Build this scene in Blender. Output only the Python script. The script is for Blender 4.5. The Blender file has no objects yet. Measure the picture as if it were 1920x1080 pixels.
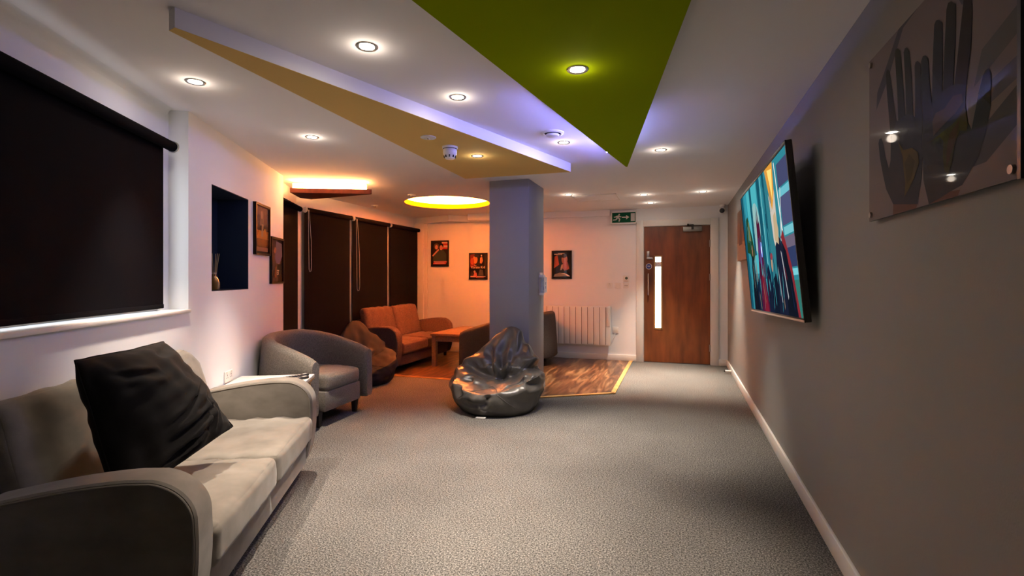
import bpy, bmesh, math, random
import numpy as np
from mathutils import Matrix, Vector

# ------------------------------------------------------------------ camera, world, exposure
scene = bpy.context.scene
COL = scene.collection
CAM_H = 1.29
YAW = math.atan(310 / 940.0)
cam_data = bpy.data.cameras.new('camera')
cam_data.sensor_fit = 'HORIZONTAL'
cam_data.sensor_width = 36.0
cam_data.lens = 940 * 36.0 / 1920
cam_data.shift_y = -19 / 1920.0
cam_data.clip_start = 0.02
cam = bpy.data.objects.new('camera', cam_data)
cam.location = (0, 0, CAM_H)
cam.rotation_euler = (math.pi / 2, 0, YAW)
COL.objects.link(cam)
scene.camera = cam
world = bpy.data.worlds.new('world')
world.use_nodes = True
world.node_tree.nodes['Background'].inputs[0].default_value = (0.35, 0.42, 0.6, 1)
world.node_tree.nodes['Background'].inputs[1].default_value = 0.3
scene.world = world
vs = scene.view_settings
vs.view_transform = 'Standard'
vs.look = 'None'
vs.exposure = 1.35
vs.gamma = 1.0
vs.use_curve_mapping = False

SPOT_W = 128.0        # each downlight beam
GLOW_W = 0.29         # spill from each downlight lens
BLUE_E = 47.0         # blue LED strips over the green panel
ORANGE_E = 280.0      # LED ring in the round recess
CORNER_E = 36.0      # LED strip over the brown corner panel
WARM = (1.0, 0.845, 0.69)

CEIL = 2.35
PHI = math.radians(27.3)
N2 = (math.cos(PHI), math.sin(PHI))
A2 = (-math.sin(PHI), math.cos(PHI))
def na(n, a, z=0.0):
    return Vector((n * N2[0] + a * A2[0], n * N2[1] + a * A2[1], z))

# ------------------------------------------------------------------ materials
def lin(h):
    if not isinstance(h, str): return tuple(h)
    h = h.lstrip('#')
    o = []
    for i in (0, 2, 4):
        v = int(h[i:i + 2], 16) / 255.0
        o.append(v / 12.92 if v <= 0.04045 else ((v + 0.055) / 1.055) ** 2.4)
    return tuple(o)

def mat(name, color, rough=0.6, metal=0.0, spec=0.5, sheen=0.0, color2=None, nscale=20.0, stretch=(1, 1, 1), ramp=(0.35, 0.65),
        detail=4.0, bump=0.0, bscale=200.0, emit=None, estr=0.0, coat=0.0, trans=0.0, bdist=0.01):
    m = bpy.data.materials.new(name)
    m.use_nodes = True
    nt = m.node_tree
    b = nt.nodes['Principled BSDF']
    c = lin(color)
    b.inputs['Base Color'].default_value = (*c, 1)
    b.inputs['Roughness'].default_value = rough
    b.inputs['Metallic'].default_value = metal
    b.inputs['Specular IOR Level'].default_value = spec
    if sheen:
        b.inputs['Sheen Weight'].default_value = sheen
        b.inputs['Sheen Roughness'].default_value = 0.4
    if coat:
        b.inputs['Coat Weight'].default_value = coat
        b.inputs['Coat Roughness'].default_value = 0.03
    if trans:
        b.inputs['Transmission Weight'].default_value = trans
    if emit is not None:
        b.inputs['Emission Color'].default_value = (*lin(emit), 1)
        b.inputs['Emission Strength'].default_value = estr
    tc = mp = None
    if color2 is not None or bump:
        tc = nt.nodes.new('ShaderNodeTexCoord')
        mp = nt.nodes.new('ShaderNodeMapping')
        mp.inputs['Scale'].default_value = stretch
        nt.links.new(tc.outputs['Object'], mp.inputs['Vector'])
    if color2 is not None:
        nz = nt.nodes.new('ShaderNodeTexNoise')
        nz.inputs['Scale'].default_value = nscale
        nz.inputs['Detail'].default_value = detail
        nt.links.new(mp.outputs[0], nz.inputs['Vector'])
        rp = nt.nodes.new('ShaderNodeValToRGB')
        rp.color_ramp.elements[0].position = ramp[0]
        rp.color_ramp.elements[1].position = ramp[1]
        rp.color_ramp.elements[0].color = (*c, 1)
        rp.color_ramp.elements[1].color = (*lin(color2), 1)
        nt.links.new(nz.outputs[0], rp.inputs[0])
        nt.links.new(rp.outputs[0], b.inputs['Base Color'])
    if bump:
        nb = nt.nodes.new('ShaderNodeTexNoise')
        nb.inputs['Scale'].default_value = bscale
        nb.inputs['Detail'].default_value = 3
        nt.links.new(tc.outputs['Object'], nb.inputs['Vector'])
        bp = nt.nodes.new('ShaderNodeBump')
        bp.inputs['Strength'].default_value = bump
        bp.inputs['Distance'].default_value = bdist
        nt.links.new(nb.outputs[0], bp.inputs['Height'])
        nt.links.new(bp.outputs[0], b.inputs['Normal'])
    return m

M = {}
M['white_wall'] = mat('white_wall', (.80, .805, .82), .85, spec=.25, bump=.06, bscale=160)
M['ceiling'] = mat('ceiling_paint', (.82, .80, .81), .9, spec=.2, bump=.05, bscale=160)
M['grey_wall'] = mat('grey_wall', (.25, .243, .232), .8, spec=.25, bump=.05, bscale=160)
M['pillar'] = mat('pillar_paint', (.265, .265, .285), .75, spec=.3, bump=.05, bscale=160)
M['trim'] = mat('white_gloss_trim', (.74, .71, .67), .4)
M['navy'] = mat('navy_paint', (.004, .012, .035), .7, spec=.3, bump=.04, bscale=160)
M['tan'] = mat('tan_paint', (.72, .49, .18), .85, spec=.1, bump=.05, bscale=160)
M['green'] = mat('green_paint', (.26, .34, .0012), .9, spec=.03, bump=.05, bscale=160)
M['redwood'] = mat('red_brown_panel', (.15, .022, .006), .6, color2=(.09, .013, .004), nscale=6, stretch=(1, 8, 1))
M['yellow'] = mat('warm_recess_paint', (.85, .74, .55), .8)
M['lip'] = mat('yellow_lip_paint', (.85, .40, .0), .7, spec=.1)
M['blind'] = mat('blind_fabric', (.0014, .0014, .0030), .9, spec=.05, color2=(.002, .002, .004), nscale=300, bump=.15, bscale=500, bdist=.002)
M['white_plastic'] = mat('white_plastic', (.78, .76, .73), .35)
M['black_plastic'] = mat('black_plastic', (.010, .010, .011), .35)
M['tv_bezel'] = mat('tv_bezel', (.018, .016, .015), .4)
M['dark_gap'] = mat('dark_slot', (.01, .01, .01), .8)
M['chrome'] = mat('brushed_chrome', (.55, .52, .48), .28, metal=1)
M['steel'] = mat('satin_steel', (.34, .31, .28), .42, metal=1)
M['brass_bar'] = mat('pale_metal_trim', (.62, .52, .40), .35, metal=1)
M['lamp'] = mat('lamp_lens', (1, 1, 1), .5, emit=(1, .93, .82), estr=45)
M['blue_led'] = mat('blue_led', (1, 1, 1), .5, emit=(.26, .25, 1.0), estr=BLUE_E)
M['orange_led'] = mat('orange_led', (1, 1, 1), .5, emit=(1, .285, .07), estr=ORANGE_E)
M['corner_led'] = mat('corner_led', (1, 1, 1), .5, emit=(1, .42, .14), estr=CORNER_E)
M['daylight'] = mat('daylight_glass', (.8, .8, .8), .1, emit=(.90, .95, 1.0), estr=.95)
M['door_glass'] = mat('door_lit_glass', (.8, .8, .8), .2, emit=(1, .97, .93), estr=2.6)
M['velvet'] = mat('taupe_velvet', (.165, .145, .12), .85, spec=.15, sheen=.25, color2=(.245, .217, .183), nscale=7, stretch=(1, 1, 1.5), ramp=(.3, .72), bump=.12, bscale=350, bdist=.003)
M['cushion'] = mat('charcoal_velvet', (.0075, .0065, .006), .85, spec=.10, sheen=.045, color2=(.011, .0095, .009), nscale=9, bump=.12, bscale=400, bdist=.003)
M['tweed'] = mat('grey_tweed', (.125, .108, .09), .85, spec=.25, sheen=.2, color2=(.215, .185, .155), nscale=120, bump=.25, bscale=300, bdist=.004)
M['dark_tweed'] = mat('dark_brown_tweed', (.06, .045, .04), .9, spec=.2, color2=(.09, .07, .06), nscale=120, bump=.2, bscale=300, bdist=.004)
M['rust'] = mat('brown_chenille', (.065, .034, .028), .9, spec=.15, sheen=.05, color2=(.095, .052, .042), nscale=60, bump=.2, bscale=250, bdist=.004)
M['leather'] = mat('grey_leatherette', (.062, .058, .053), .33, spec=.6, color2=(.085, .080, .072), nscale=5, bump=.12, bscale=90, bdist=.004)
M['leather_brown'] = mat('brown_grey_leatherette', (.020, .017, .019), .62, spec=.10, color2=(.027, .023, .025), nscale=5, bump=.12, bscale=90, bdist=.004)
M['dark_wood'] = mat('dark_wood_leg', (.012, .008, .006), .5)
M['oak'] = mat('oak_table', (.30, .155, .08), .45, color2=(.20, .10, .05), nscale=5, stretch=(12, 1, 12), bump=.05)
M['pale_oak'] = mat('pale_oak', (.45, .31, .17), .5, color2=(.34, .22, .11), nscale=5, stretch=(1, 12, 12))
M['white_top'] = mat('white_laminate', (.80, .77, .73), .35)
M['door_wood'] = mat('walnut_door', (.22, .066, .015), .42, color2=(.095, .026, .007), nscale=3.2, stretch=(3.2, 1, .55), ramp=(.32, .7), detail=7)
M['door_bead'] = mat('oak_glazing_bead', (.42, .24, .08), .5)
M['frame'] = mat('black_frame', (.004, .0032, .003), .45, spec=.15)
M['frame_brown'] = mat('brown_frame', (.012, .005, .003), .45, spec=.15)
M['paper'] = mat('white_paper', (.80, .78, .76), .7)
M['grey_ink'] = mat('grey_ink', (.25, .24, .24), .8)
M['amber'] = mat('amber_glass', (.35, .18, .05), .08, trans=.5)
M['reed'] = mat('reed_stick', (.35, .26, .15), .7)
M['exit_green'] = mat('exit_green', (.0, .075, .028), .4)
M['exit_white'] = mat('exit_white', (.55, .50, .46), .4)
M['blue_sign'] = mat('blue_sign', (.02, .04, .26), .4)

# carpet : grey loop pile with light and dark flecks
m = mat('carpet', (.10, .095, .09), .95, spec=.1)
nt = m.node_tree; b = nt.nodes['Principled BSDF']
tc = nt.nodes.new('ShaderNodeTexCoord')
n1 = nt.nodes.new('ShaderNodeTexNoise'); n1.inputs['Scale'].default_value = 125; n1.inputs['Detail'].default_value = 6; n1.inputs['Roughness'].default_value = .75
n2 = nt.nodes.new('ShaderNodeTexNoise'); n2.inputs['Scale'].default_value = 2.2; n2.inputs['Detail'].default_value = 3
r1 = nt.nodes.new('ShaderNodeValToRGB')
e = r1.color_ramp.elements
e[0].position = .40; e[0].color = (.030, .0285, .027, 1)
e[1].position = .61; e[1].color = (.32, .305, .285, 1)
k = e.new(.5); k.color = (.125, .119, .111, 1)
mx = nt.nodes.new('ShaderNodeMixRGB'); mx.blend_type = 'MULTIPLY'; mx.inputs[0].default_value = .35
for n_ in (n1, n2): nt.links.new(tc.outputs['Object'], n_.inputs['Vector'])
nt.links.new(n1.outputs[0], r1.inputs[0]); nt.links.new(r1.outputs[0], mx.inputs[1]); nt.links.new(n2.outputs[0], mx.inputs[2])
nt.links.new(mx.outputs[0], b.inputs['Base Color'])
bp = nt.nodes.new('ShaderNodeBump'); bp.inputs['Strength'].default_value = .6; bp.inputs['Distance'].default_value = .006
nt.links.new(n1.outputs[0], bp.inputs['Height']); nt.links.new(bp.outputs[0], b.inputs['Normal'])
M['carpet'] = m

# wood-look floor planks running along Y
m = mat('plank_floor', (.3, .15, .07), .28, spec=.5)
nt = m.node_tree; b = nt.nodes['Principled BSDF']
tc = nt.nodes.new('ShaderNodeTexCoord'); mp = nt.nodes.new('ShaderNodeMapping'); mp.inputs['Rotation'].default_value = (0, 0, math.radians(90))
nt.links.new(tc.outputs['Object'], mp.inputs['Vector'])
br = nt.nodes.new('ShaderNodeTexBrick')
br.inputs['Scale'].default_value = 1; br.inputs['Brick Width'].default_value = .9; br.inputs['Row Height'].default_value = .15
br.inputs['Mortar Size'].default_value = .0022; br.inputs['Mortar'].default_value = (.04, .018, .008, 1)
br.inputs['Color1'].default_value = (.40, .40, .40, 1); br.inputs['Color2'].default_value = (1, 1, 1, 1); br.offset = .37
nt.links.new(mp.outputs[0], br.inputs['Vector'])
mp2 = nt.nodes.new('ShaderNodeMapping'); mp2.inputs['Scale'].default_value = (4.2, .55, 1)
nt.links.new(tc.outputs['Object'], mp2.inputs['Vector'])
nz = nt.nodes.new('ShaderNodeTexNoise'); nz.inputs['Scale'].default_value = 2.4; nz.inputs['Detail'].default_value = 6; nz.inputs['Distortion'].default_value = 1.6
nt.links.new(mp2.outputs[0], nz.inputs['Vector'])
rp = nt.nodes.new('ShaderNodeValToRGB')
rp.color_ramp.elements[0].position = .33; rp.color_ramp.elements[0].color = (.055, .019, .008, 1)
rp.color_ramp.elements[1].position = .66; rp.color_ramp.elements[1].color = (.36, .175, .075, 1)
k = rp.color_ramp.elements.new(.5); k.color = (.15, .060, .024, 1)
nt.links.new(nz.outputs[0], rp.inputs[0])
mx = nt.nodes.new('ShaderNodeMixRGB'); mx.blend_type = 'MULTIPLY'; mx.inputs[0].default_value = .75
nt.links.new(rp.outputs[0], mx.inputs[1]); nt.links.new(br.outputs[0], mx.inputs[2]); nt.links.new(mx.outputs[0], b.inputs['Base Color'])
M['planks'] = m
M['strip'] = mat('oak_threshold', (.62, .34, .10), .45, color2=(.45, .23, .06), nscale=9, stretch=(1, 1, 1))

# ------------------------------------------------------------------ mesh helpers
def smooth_mesh(me, angle=35):
    me.polygons.foreach_set('use_smooth', [True] * len(me.polygons))
    try: me.set_sharp_from_angle(angle=math.radians(angle))
    except Exception: pass

def link(name, me, parent=None):
    o = bpy.data.objects.new(name, me)
    COL.objects.link(o)
    if parent is not None: o.parent = parent
    return o

def make(name, verts, faces, m, parent=None, smooth=None, mids=None):
    me = bpy.data.meshes.new(name)
    me.from_pydata([tuple(v) for v in verts], [], [tuple(f) for f in faces])
    ms = m if isinstance(m, (list, tuple)) else [m]
    for x in ms: me.materials.append(x)
    if mids is not None: me.polygons.foreach_set('material_index', mids)
    bm = bmesh.new(); bm.from_mesh(me); bmesh.ops.recalc_face_normals(bm, faces=bm.faces); bm.to_mesh(me); bm.free()
    if smooth: smooth_mesh(me, smooth)
    me.update()
    return link(name, me, parent)

class Geo:
    """collects shells that make up ONE part"""
    def __init__(s): s.v = []; s.f = []; s.mi = []
    def add(s, v, f, mi=0):
        o = len(s.v); s.v += [tuple(x) for x in v]; s.f += [tuple(i + o for i in q) for q in f]; s.mi += [mi] * len(f); return s
    def box(s, x0, x1, y0, y1, z0, z1, mi=0, xf=None):
        v = [(x, y, z) for x in (x0, x1) for y in (y0, y1) for z in (z0, z1)]
        if xf: v = [xf(*p) for p in v]
        return s.add(v, [(0, 1, 3, 2), (4, 6, 7, 5), (0, 4, 5, 1), (2, 3, 7, 6), (0, 2, 6, 4), (1, 5, 7, 3)], mi)
    def prism(s, poly, z0, z1, mi=0):
        n = len(poly)
        v = [(x, y, z0) for x, y in poly] + [(x, y, z1) for x, y in poly]
        f = [tuple(range(n))[::-1], tuple(range(n, 2 * n))] + [(i, (i + 1) % n, n + (i + 1) % n, n + i) for i in range(n)]
        return s.add(v, f, mi)
    def tube(s, pts, r, k=10, cap=True, mi=0):
        pts = [Vector(p) for p in pts]; n = len(pts)
        rs = r if isinstance(r, (list, tuple)) else [r] * n
        v = []; up = None
        for i, p in enumerate(pts):
            t = (pts[min(i + 1, n - 1)] - pts[max(i - 1, 0)]).normalized()
            if up is None:
                up = Vector((0, 0, 1)) if abs(t.z) < .9 else Vector((1, 0, 0))
            a = t.cross(up).normalized(); c = a.cross(t).normalized(); up = c
            for j in range(k):
                q = 2 * math.pi * j / k
                v.append(p + (a * math.cos(q) + c * math.sin(q)) * rs[i])
        f = [(i * k + j, i * k + (j + 1) % k, (i + 1) * k + (j + 1) % k, (i + 1) * k + j) for i in range(n - 1) for j in range(k)]
        if cap: f += [tuple(range(k))[::-1], tuple(range((n - 1) * k, n * k))]
        return s.add(v, f, mi)
    def lathe(s, prof, k=28, c=(0, 0, 0), mi=0, cap=True):
        v = [(c[0] + r * math.cos(2 * math.pi * j / k), c[1] + r * math.sin(2 * math.pi * j / k), c[2] + z) for r, z in prof for j in range(k)]
        n = len(prof)
        f = [(i * k + j, i * k + (j + 1) % k, (i + 1) * k + (j + 1) % k, (i + 1) * k + j) for i in range(n - 1) for j in range(k)]
        if cap: f += [tuple(range(k))[::-1], tuple(range((n - 1) * k, n * k))]
        return s.add(v, f, mi)
    def build(s, name, m, parent=None, smooth=None, bevel=0, seg=2):
        o = make(name, s.v, s.f, m, parent, None, s.mi)
        if bevel:
            bm = bmesh.new(); bm.from_mesh(o.data)
            ed = [e_ for e_ in bm.edges if len(e_.link_faces) == 2 and e_.calc_face_angle(0) > .6]
            bmesh.ops.bevel(bm, geom=ed, offset=bevel, segments=seg, affect='EDGES', profile=.5)
            bm.to_mesh(o.data); bm.free(); smooth = smooth or 40
        if smooth: smooth_mesh(o.data, smooth)
        return o

def grid_cube(n):
    """unit cube surface, n cells per edge, shared vertices"""
    idx = {}; v = []; f = []
    def vid(p):
        key = tuple(p)
        if key not in idx: idx[key] = len(v); v.append([2 * c / n - 1 for c in p])
        return idx[key]
    for ax in range(3):
        for side in (0, n):
            for i in range(n):
                for j in range(n):
                    q = []
                    for di, dj in ((0, 0), (1, 0), (1, 1), (0, 1)):
                        p = [0, 0, 0]; p[ax] = side; p[(ax + 1) % 3] = i + di; p[(ax + 2) % 3] = j + dj; q.append(vid(p))
                    f.append(q if side else q[::-1])
    return np.array(v), f

def soft_box(hx, hy, hz, r, crown=0.0, front=0.0, n=18, seed=0, wob=0.0):
    v, f = grid_cube(n)
    v = np.sign(v) * (1 - (1 - np.abs(v)) ** 1.6)
    h = np.array([hx, hy, hz])
    p = v * h
    inner = np.clip(p, -(h - r), h - r)
    d = p - inner
    L = np.linalg.norm(d, axis=1); L[L == 0] = 1
    q = inner + d / L[:, None] * np.minimum(L, 1e9)[:, None] * 0 + d / L[:, None] * np.where(np.linalg.norm(p - inner, axis=1) > 0, r, 0)[:, None]
    w = (1 - v[:, 0] ** 2) * (1 - v[:, 1] ** 2)
    q[:, 2] += crown * w * np.clip(v[:, 2], 0, 1)
    q[:, 0] += front * (1 - v[:, 1] ** 2) * (1 - v[:, 2] ** 2) * np.clip(v[:, 0], 0, 1)
    if wob:
        g = np.random.default_rng(seed); 
        for _ in range(7):
            kx = g.normal(size=3) * 9; ph = g.uniform(0, 6.28)
            q += (wob * np.sin(v @ (kx * h / max(h)) + ph) / 4)[:, None] * (np.sign(v) * (np.abs(v) > .99)) * np.array([.6, .4, 1])
    return q, f

def wrinkle(v, f, grow=1.06, iters=160, lo=-.012, hi=.02, seed=1, pin=None, amp=.004, bend=.25):
    """let a skin a little too large for its body settle around it, so that it buckles into folds"""
    v = np.asarray(v, float); core = v.copy()
    tri = []
    for q in f:
        q = list(q)
        for i in range(1, len(q) - 1): tri.append((q[0], q[i], q[i + 1]))
    tri = np.array(tri)
    def normals(x):
        fn = np.cross(x[tri[:, 1]] - x[tri[:, 0]], x[tri[:, 2]] - x[tri[:, 0]])
        n = np.zeros_like(x)
        for i in range(3): np.add.at(n, tri[:, i], fn)
        return n / np.maximum(np.linalg.norm(n, axis=1), 1e-12)[:, None]
    cn = normals(core)
    E = set(); adj = {}
    for q in f:
        k = len(q)
        for i in range(k):
            a, b_ = q[i], q[(i + 1) % k]
            E.add((min(a, b_), max(a, b_))); adj.setdefault(a, set()).add(b_); adj.setdefault(b_, set()).add(a)
        if k == 4:
            E.add((min(q[0], q[2]), max(q[0], q[2]))); E.add((min(q[1], q[3]), max(q[1], q[3])))
    E = np.array(sorted(E))
    rest = np.linalg.norm(core[E[:, 0]] - core[E[:, 1]], axis=1) * grow
    cnt = np.zeros(len(v)); np.add.at(cnt, E[:, 0], 1); np.add.at(cnt, E[:, 1], 1); cnt = np.maximum(cnt, 1)
    pairs = np.array([(a, b_) for a in adj for b_ in adj[a]])
    deg = np.zeros(len(v)); np.add.at(deg, pairs[:, 0], 1); deg = np.maximum(deg, 1)
    g = np.random.default_rng(seed)
    nz = np.zeros(len(v))
    size = np.ptp(core, axis=0).max()
    for _ in range(14):
        kx = g.normal(size=3) * 22 / size; nz += np.sin(core @ kx + g.uniform(0, 6.28)) / 4
    x = core + cn * (nz * amp)[:, None]
    for it in range(iters):
        d = x[E[:, 1]] - x[E[:, 0]]; L = np.maximum(np.linalg.norm(d, axis=1), 1e-9)
        c = d * ((L - rest) / L * .5)[:, None]
        dx = np.zeros_like(x); np.add.at(dx, E[:, 0], c); np.add.at(dx, E[:, 1], -c)
        x = x + dx / cnt[:, None] * 1.6
        lap = np.zeros_like(x); np.add.at(lap, pairs[:, 0], x[pairs[:, 1]]); lap = lap / deg[:, None] - x
        x = x + lap * bend * .12
        off = x - core
        h = np.einsum('ij,ij->i', off, cn); tang = off - cn * h[:, None]
        x = core + tang * .985 + cn * np.clip(h, lo, hi)[:, None]
        if pin is not None: x[pin] = core[pin]
    return x

def tag(o, label, cat, group=None):
    o['label'] = label; o['category'] = cat
    if group: o['group'] = group
    return o
def thing(name, label, cat, loc=(0, 0, 0), rz=0.0, group=None):
    o = bpy.data.objects.new(name, None); COL.objects.link(o)
    o.empty_display_size = .1
    o.location = loc; o.rotation_euler = (0, 0, rz)
    return tag(o, label, cat, group)
def struct(o): o['kind'] = 'structure'; return o

def text(name, s, size, m, parent, loc, rot=(math.pi / 2, 0, 0), depth=.0004, align='CENTER'):
    cu = bpy.data.curves.new(name, 'FONT'); cu.body = s; cu.size = size; cu.extrude = depth; cu.align_x = align; cu.align_y = 'CENTER'
    t = bpy.data.objects.new(name, cu)
    COL.objects.link(t)
    dg = bpy.context.evaluated_depsgraph_get()
    me = bpy.data.meshes.new_from_object(t.evaluated_get(dg))
    bpy.data.objects.remove(t)
    me.materials.clear(); me.materials.append(m)
    o = link(name, me, parent); o.location = loc; o.rotation_euler = rot
    return o

_flat = {}
def fm(color, rough=.5, coat=0.0, emit=0.0, c2=None, ns=8.0):
    key = (color, rough, coat, emit, c2, ns)
    if key not in _flat:
        nm = 'print_' + str(len(_flat))
        if emit: _flat[key] = mat(nm, (.004, .004, .004), .3, spec=0.0, emit=color, estr=emit)
        else: _flat[key] = mat(nm, color, rough, spec=.15, coat=coat, color2=c2, nscale=ns)
    return _flat[key]

def flat_art(name, shapes, parent, W, H, kw=None, y=0.0, step=.00015):
    """a printed picture: coloured shapes of one mesh; local x right, z up, faces -y.  shapes: (color, polygon in 0..1)"""
    kw = kw or {}
    G = Geo(); mats = []; 
    for i, (c, poly) in enumerate(shapes):
        opts = dict(kw)
        if isinstance(c, tuple) and len(c) == 2 and isinstance(c[1], str): opts['c2'] = c[1]; c = c[0]
        mm = fm(c, **opts)
        if mm not in mats: mats.append(mm)
        yy = y - step * i
        n = len(poly)
        if i == 0:
            G.box(0, W, y, y + .002, 0, H, mats.index(mm))
            continue
        G.add([(p[0] * W, yy, p[1] * H) for p in poly], [tuple(range(n))], mats.index(mm))
    me = bpy.data.meshes.new(name); me.from_pydata(G.v, [], G.f)
    for x in mats: me.materials.append(x)
    me.polygons.foreach_set('material_index', G.mi)
    # every picture face looks to -y
    bm = bmesh.new(); bm.from_mesh(me)
    for fc in bm.faces:
        fc.normal_update()
        if abs(fc.normal.y) > .9 and len(fc.verts) >= 3 and fc.normal.y > 0 and fc.calc_center_median().y <= y + 1e-6: fc.normal_flip()
    bm.to_mesh(me); bm.free(); me.update()
    return link(name, me, parent)

def R(x0, y0, x1, y1): return [(x0, y0), (x1, y0), (x1, y1), (x0, y1)]
def EL(cx, cy, rx, ry, k=18): return [(cx + rx * math.cos(2 * math.pi * i / k), cy + ry * math.sin(2 * math.pi * i / k)) for i in range(k)]

# ================================================================== ROOM SHELL
XR, YB, YF, XB = 0.70, 7.95, -1.6, -4.42
CX_, CY_, CR = -3.09, 6.46, .60          # round recess in the ceiling

g = Geo(); g.add([(-5.2, -2.0, 0), (1.2, -2.0, 0), (1.2, 8.4, 0), (-5.2, 8.4, 0)], [(0, 1, 2, 3)])
struct(g.build('floor', M['carpet']))
g = Geo(); g.prism([(-.70, 7.95), (-.70, 5.68), (-1.46, 5.215), (-1.49, 5.215), (-1.49, 5.80), (-4.42, 5.80), (-4.42, 7.95)], .001, .006)
struct(g.build('floor', M['planks']))
g = Geo()
def strip(p, q, w):
    d = Vector((q[0] - p[0], q[1] - p[1])).normalized(); nn = Vector((-d.y, d.x)) * w / 2
    g.prism([(p[0] - nn.x, p[1] - nn.y), (q[0] - nn.x, q[1] - nn.y), (q[0] + nn.x, q[1] + nn.y), (p[0] + nn.x, p[1] + nn.y)], .001, .011)
strip((-.68, 7.93), (-.68, 5.66), .05); strip((-.665, 5.672), (-1.48, 5.17), .05); strip((-1.97, 5.78), (-4.40, 5.78), .05)
struct(g.build('trim_1', M['strip']))

# ceiling with a round hole
g = Geo(); k = 64; hs = .8
hole = [(CX_ + CR * math.cos(2 * math.pi * i / k), CY_ + CR * math.sin(2 * math.pi * i / k)) for i in range(k)]
sq = []
for i in range(k):
    c, s_ = math.cos(2 * math.pi * i / k), math.sin(2 * math.pi * i / k); q = hs / max(abs(c), abs(s_)); sq.append((CX_ + c * q, CY_ + s_ * q))
g.add([(x, y, CEIL) for x, y in hole] + [(x, y, CEIL) for x, y in sq], [(i, (i + 1) % k, k + (i + 1) % k, k + i) for i in range(k)])
X0, X1, Y0, Y1 = -5.2, 1.2, -2.0, 8.4
for a_, b_, c_, d_ in ((X0, CX_ - hs, Y0, Y1), (CX_ + hs, X1, Y0, Y1), (CX_ - hs, CX_ + hs, Y0, CY_ - hs), (CX_ - hs, CX_ + hs, CY_ + hs, Y1)):
    g.add([(a_, c_, CEIL), (b_, c_, CEIL), (b_, d_, CEIL), (a_, d_, CEIL)], [(0, 1, 2, 3)])
struct(g.build('ceiling', M['ceiling']))
# recess : lip ring, ledge trough, outer wall, dome
g = Geo(); g.lathe([(CR + .012, .012), (CR + .17, .012), (CR + .17, .20), (.30, .25), (.001, .25)], 72, (CX_, CY_, CEIL), cap=False)
struct(g.build('ceiling_recess', M['yellow'], smooth=40))
g = Geo(); g.lathe([(CR + .011, .0), (CR, 0), (CR, .07), (CR + .011, .07), (CR + .011, .0)], 72, (CX_, CY_, CEIL), cap=False)
struct(g.build('ceiling_recess_lip', M['lip'], smooth=40))
led = thing('light_ring', 'glowing orange light ring inside the round ceiling recess over the wooden table', 'light', (CX_, CY_, CEIL + .03))
g = Geo(); g.lathe([(CR + .05, 0), (CR + .11, 0), (CR + .11, .02), (CR + .05, .02), (CR + .05, 0)], 72, cap=False)
g.build('led_strip', M['orange_led'], led)

# right, back and front walls
g = Geo(); g.box(XR, XR + .15, YF - .2, YB + .3, 0, CEIL); struct(g.build('wall_right', M['grey_wall']))
DX0, DX1, DZ = -.50, .475, 2.085
g = Geo(); g.box(-5.2, DX0, YB, YB + .2, 0, CEIL); g.box(DX1, XR, YB, YB + .2, 0, CEIL); g.box(DX0, DX1, YB, YB + .2, DZ, CEIL)
struct(g.build('wall_back', M['white_wall']))
g = Geo(); g.box(-1.6, XR, YF - .15, YF, 0, CEIL); struct(g.build('wall_front', M['grey_wall']))

# left wall, set out along (n, a)
def naf(n, a, z): return tuple(na(n, a, z))
NW = -1.53
g = Geo()
def nb(n0, n1, a0, a1, z0, z1): g.box(n0, n1, a0, a1, z0, z1, xf=naf)
def lb(n0, n1, a0, a1, z0, z1): g.box(n0, n1, a0, a1, z0, z1)
lb(NW - .30, NW, -2.6, 3.47, 0, 1.075)                      # below the window
lb(NW - .30, NW - .115, -2.6, .9, 1.075, CEIL)                # behind the far end of the recess
lb(NW - .30, NW - .115, .9, 3.47, 2.02, CEIL)                # above the glass
lb(NW - .30, NW - .115, 3.372, 3.47, 1.075, 2.02)
lb(NW - .30, NW, 3.47, 3.81, 0, CEIL)                       # pier with the niche
lb(NW - .30, NW, 4.525, 5.525, 0, CEIL)
lb(NW - .30, NW, 3.81, 4.525, 0, 1.195)
lb(NW - .30, NW, 3.81, 4.525, 1.95, CEIL)
struct(g.build('wall_left', M['white_wall'])).rotation_euler = (0, 0, PHI)
g = Geo()   # navy lining of the niche
nb(NW - .26, NW - .24, 3.81, 4.525, 1.195, 1.95); nb(NW - .25, NW - .001, 3.81, 3.816, 1.195, 1.95); nb(NW - .25, NW - .001, 4.519, 4.525, 1.195, 1.95)
nb(NW - .25, NW - .001, 3.81, 4.525, 1.195, 1.20); nb(NW - .25, NW - .001, 3.81, 4.525, 1.945, 1.95)
struct(g.build('wall_niche', M['navy']))
g = Geo()   # window wall beyond the pier
nb(NW - .3, NW - .11, 5.525, 6.75, 0, CEIL)
g.box(XB - .15, XB, 4.9, 8.15, 0, CEIL)
struct(g.build('wall_bay', M['white_wall']))
# coved joint over the first window and sill below
g = Geo()
prof = [(-.115, 2.35), (-.115, 2.31)] + [(-.115 + .04 * (1 - math.cos(t)), 2.31 + .04 * math.sin(t)) for t in [i * math.pi / 10 for i in range(1, 6)]]
for a0, a1 in ((-.5, 3.455),):
    v = [na(NW + n_, a_, z_) for a_ in (a0, a1) for n_, z_ in prof]; n_ = len(prof)
    g.add(v, [(i, i + 1, n_ + i + 1, n_ + i) for i in range(n_ - 1)])
struct(g.build('trim_2', M['white_wall'], smooth=50))
g = Geo(); nb(NW - .115, NW + .018, -.5, 3.47, 1.07, 1.092); struct(g.build('window_sill', M['trim'], bevel=.004))
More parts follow.
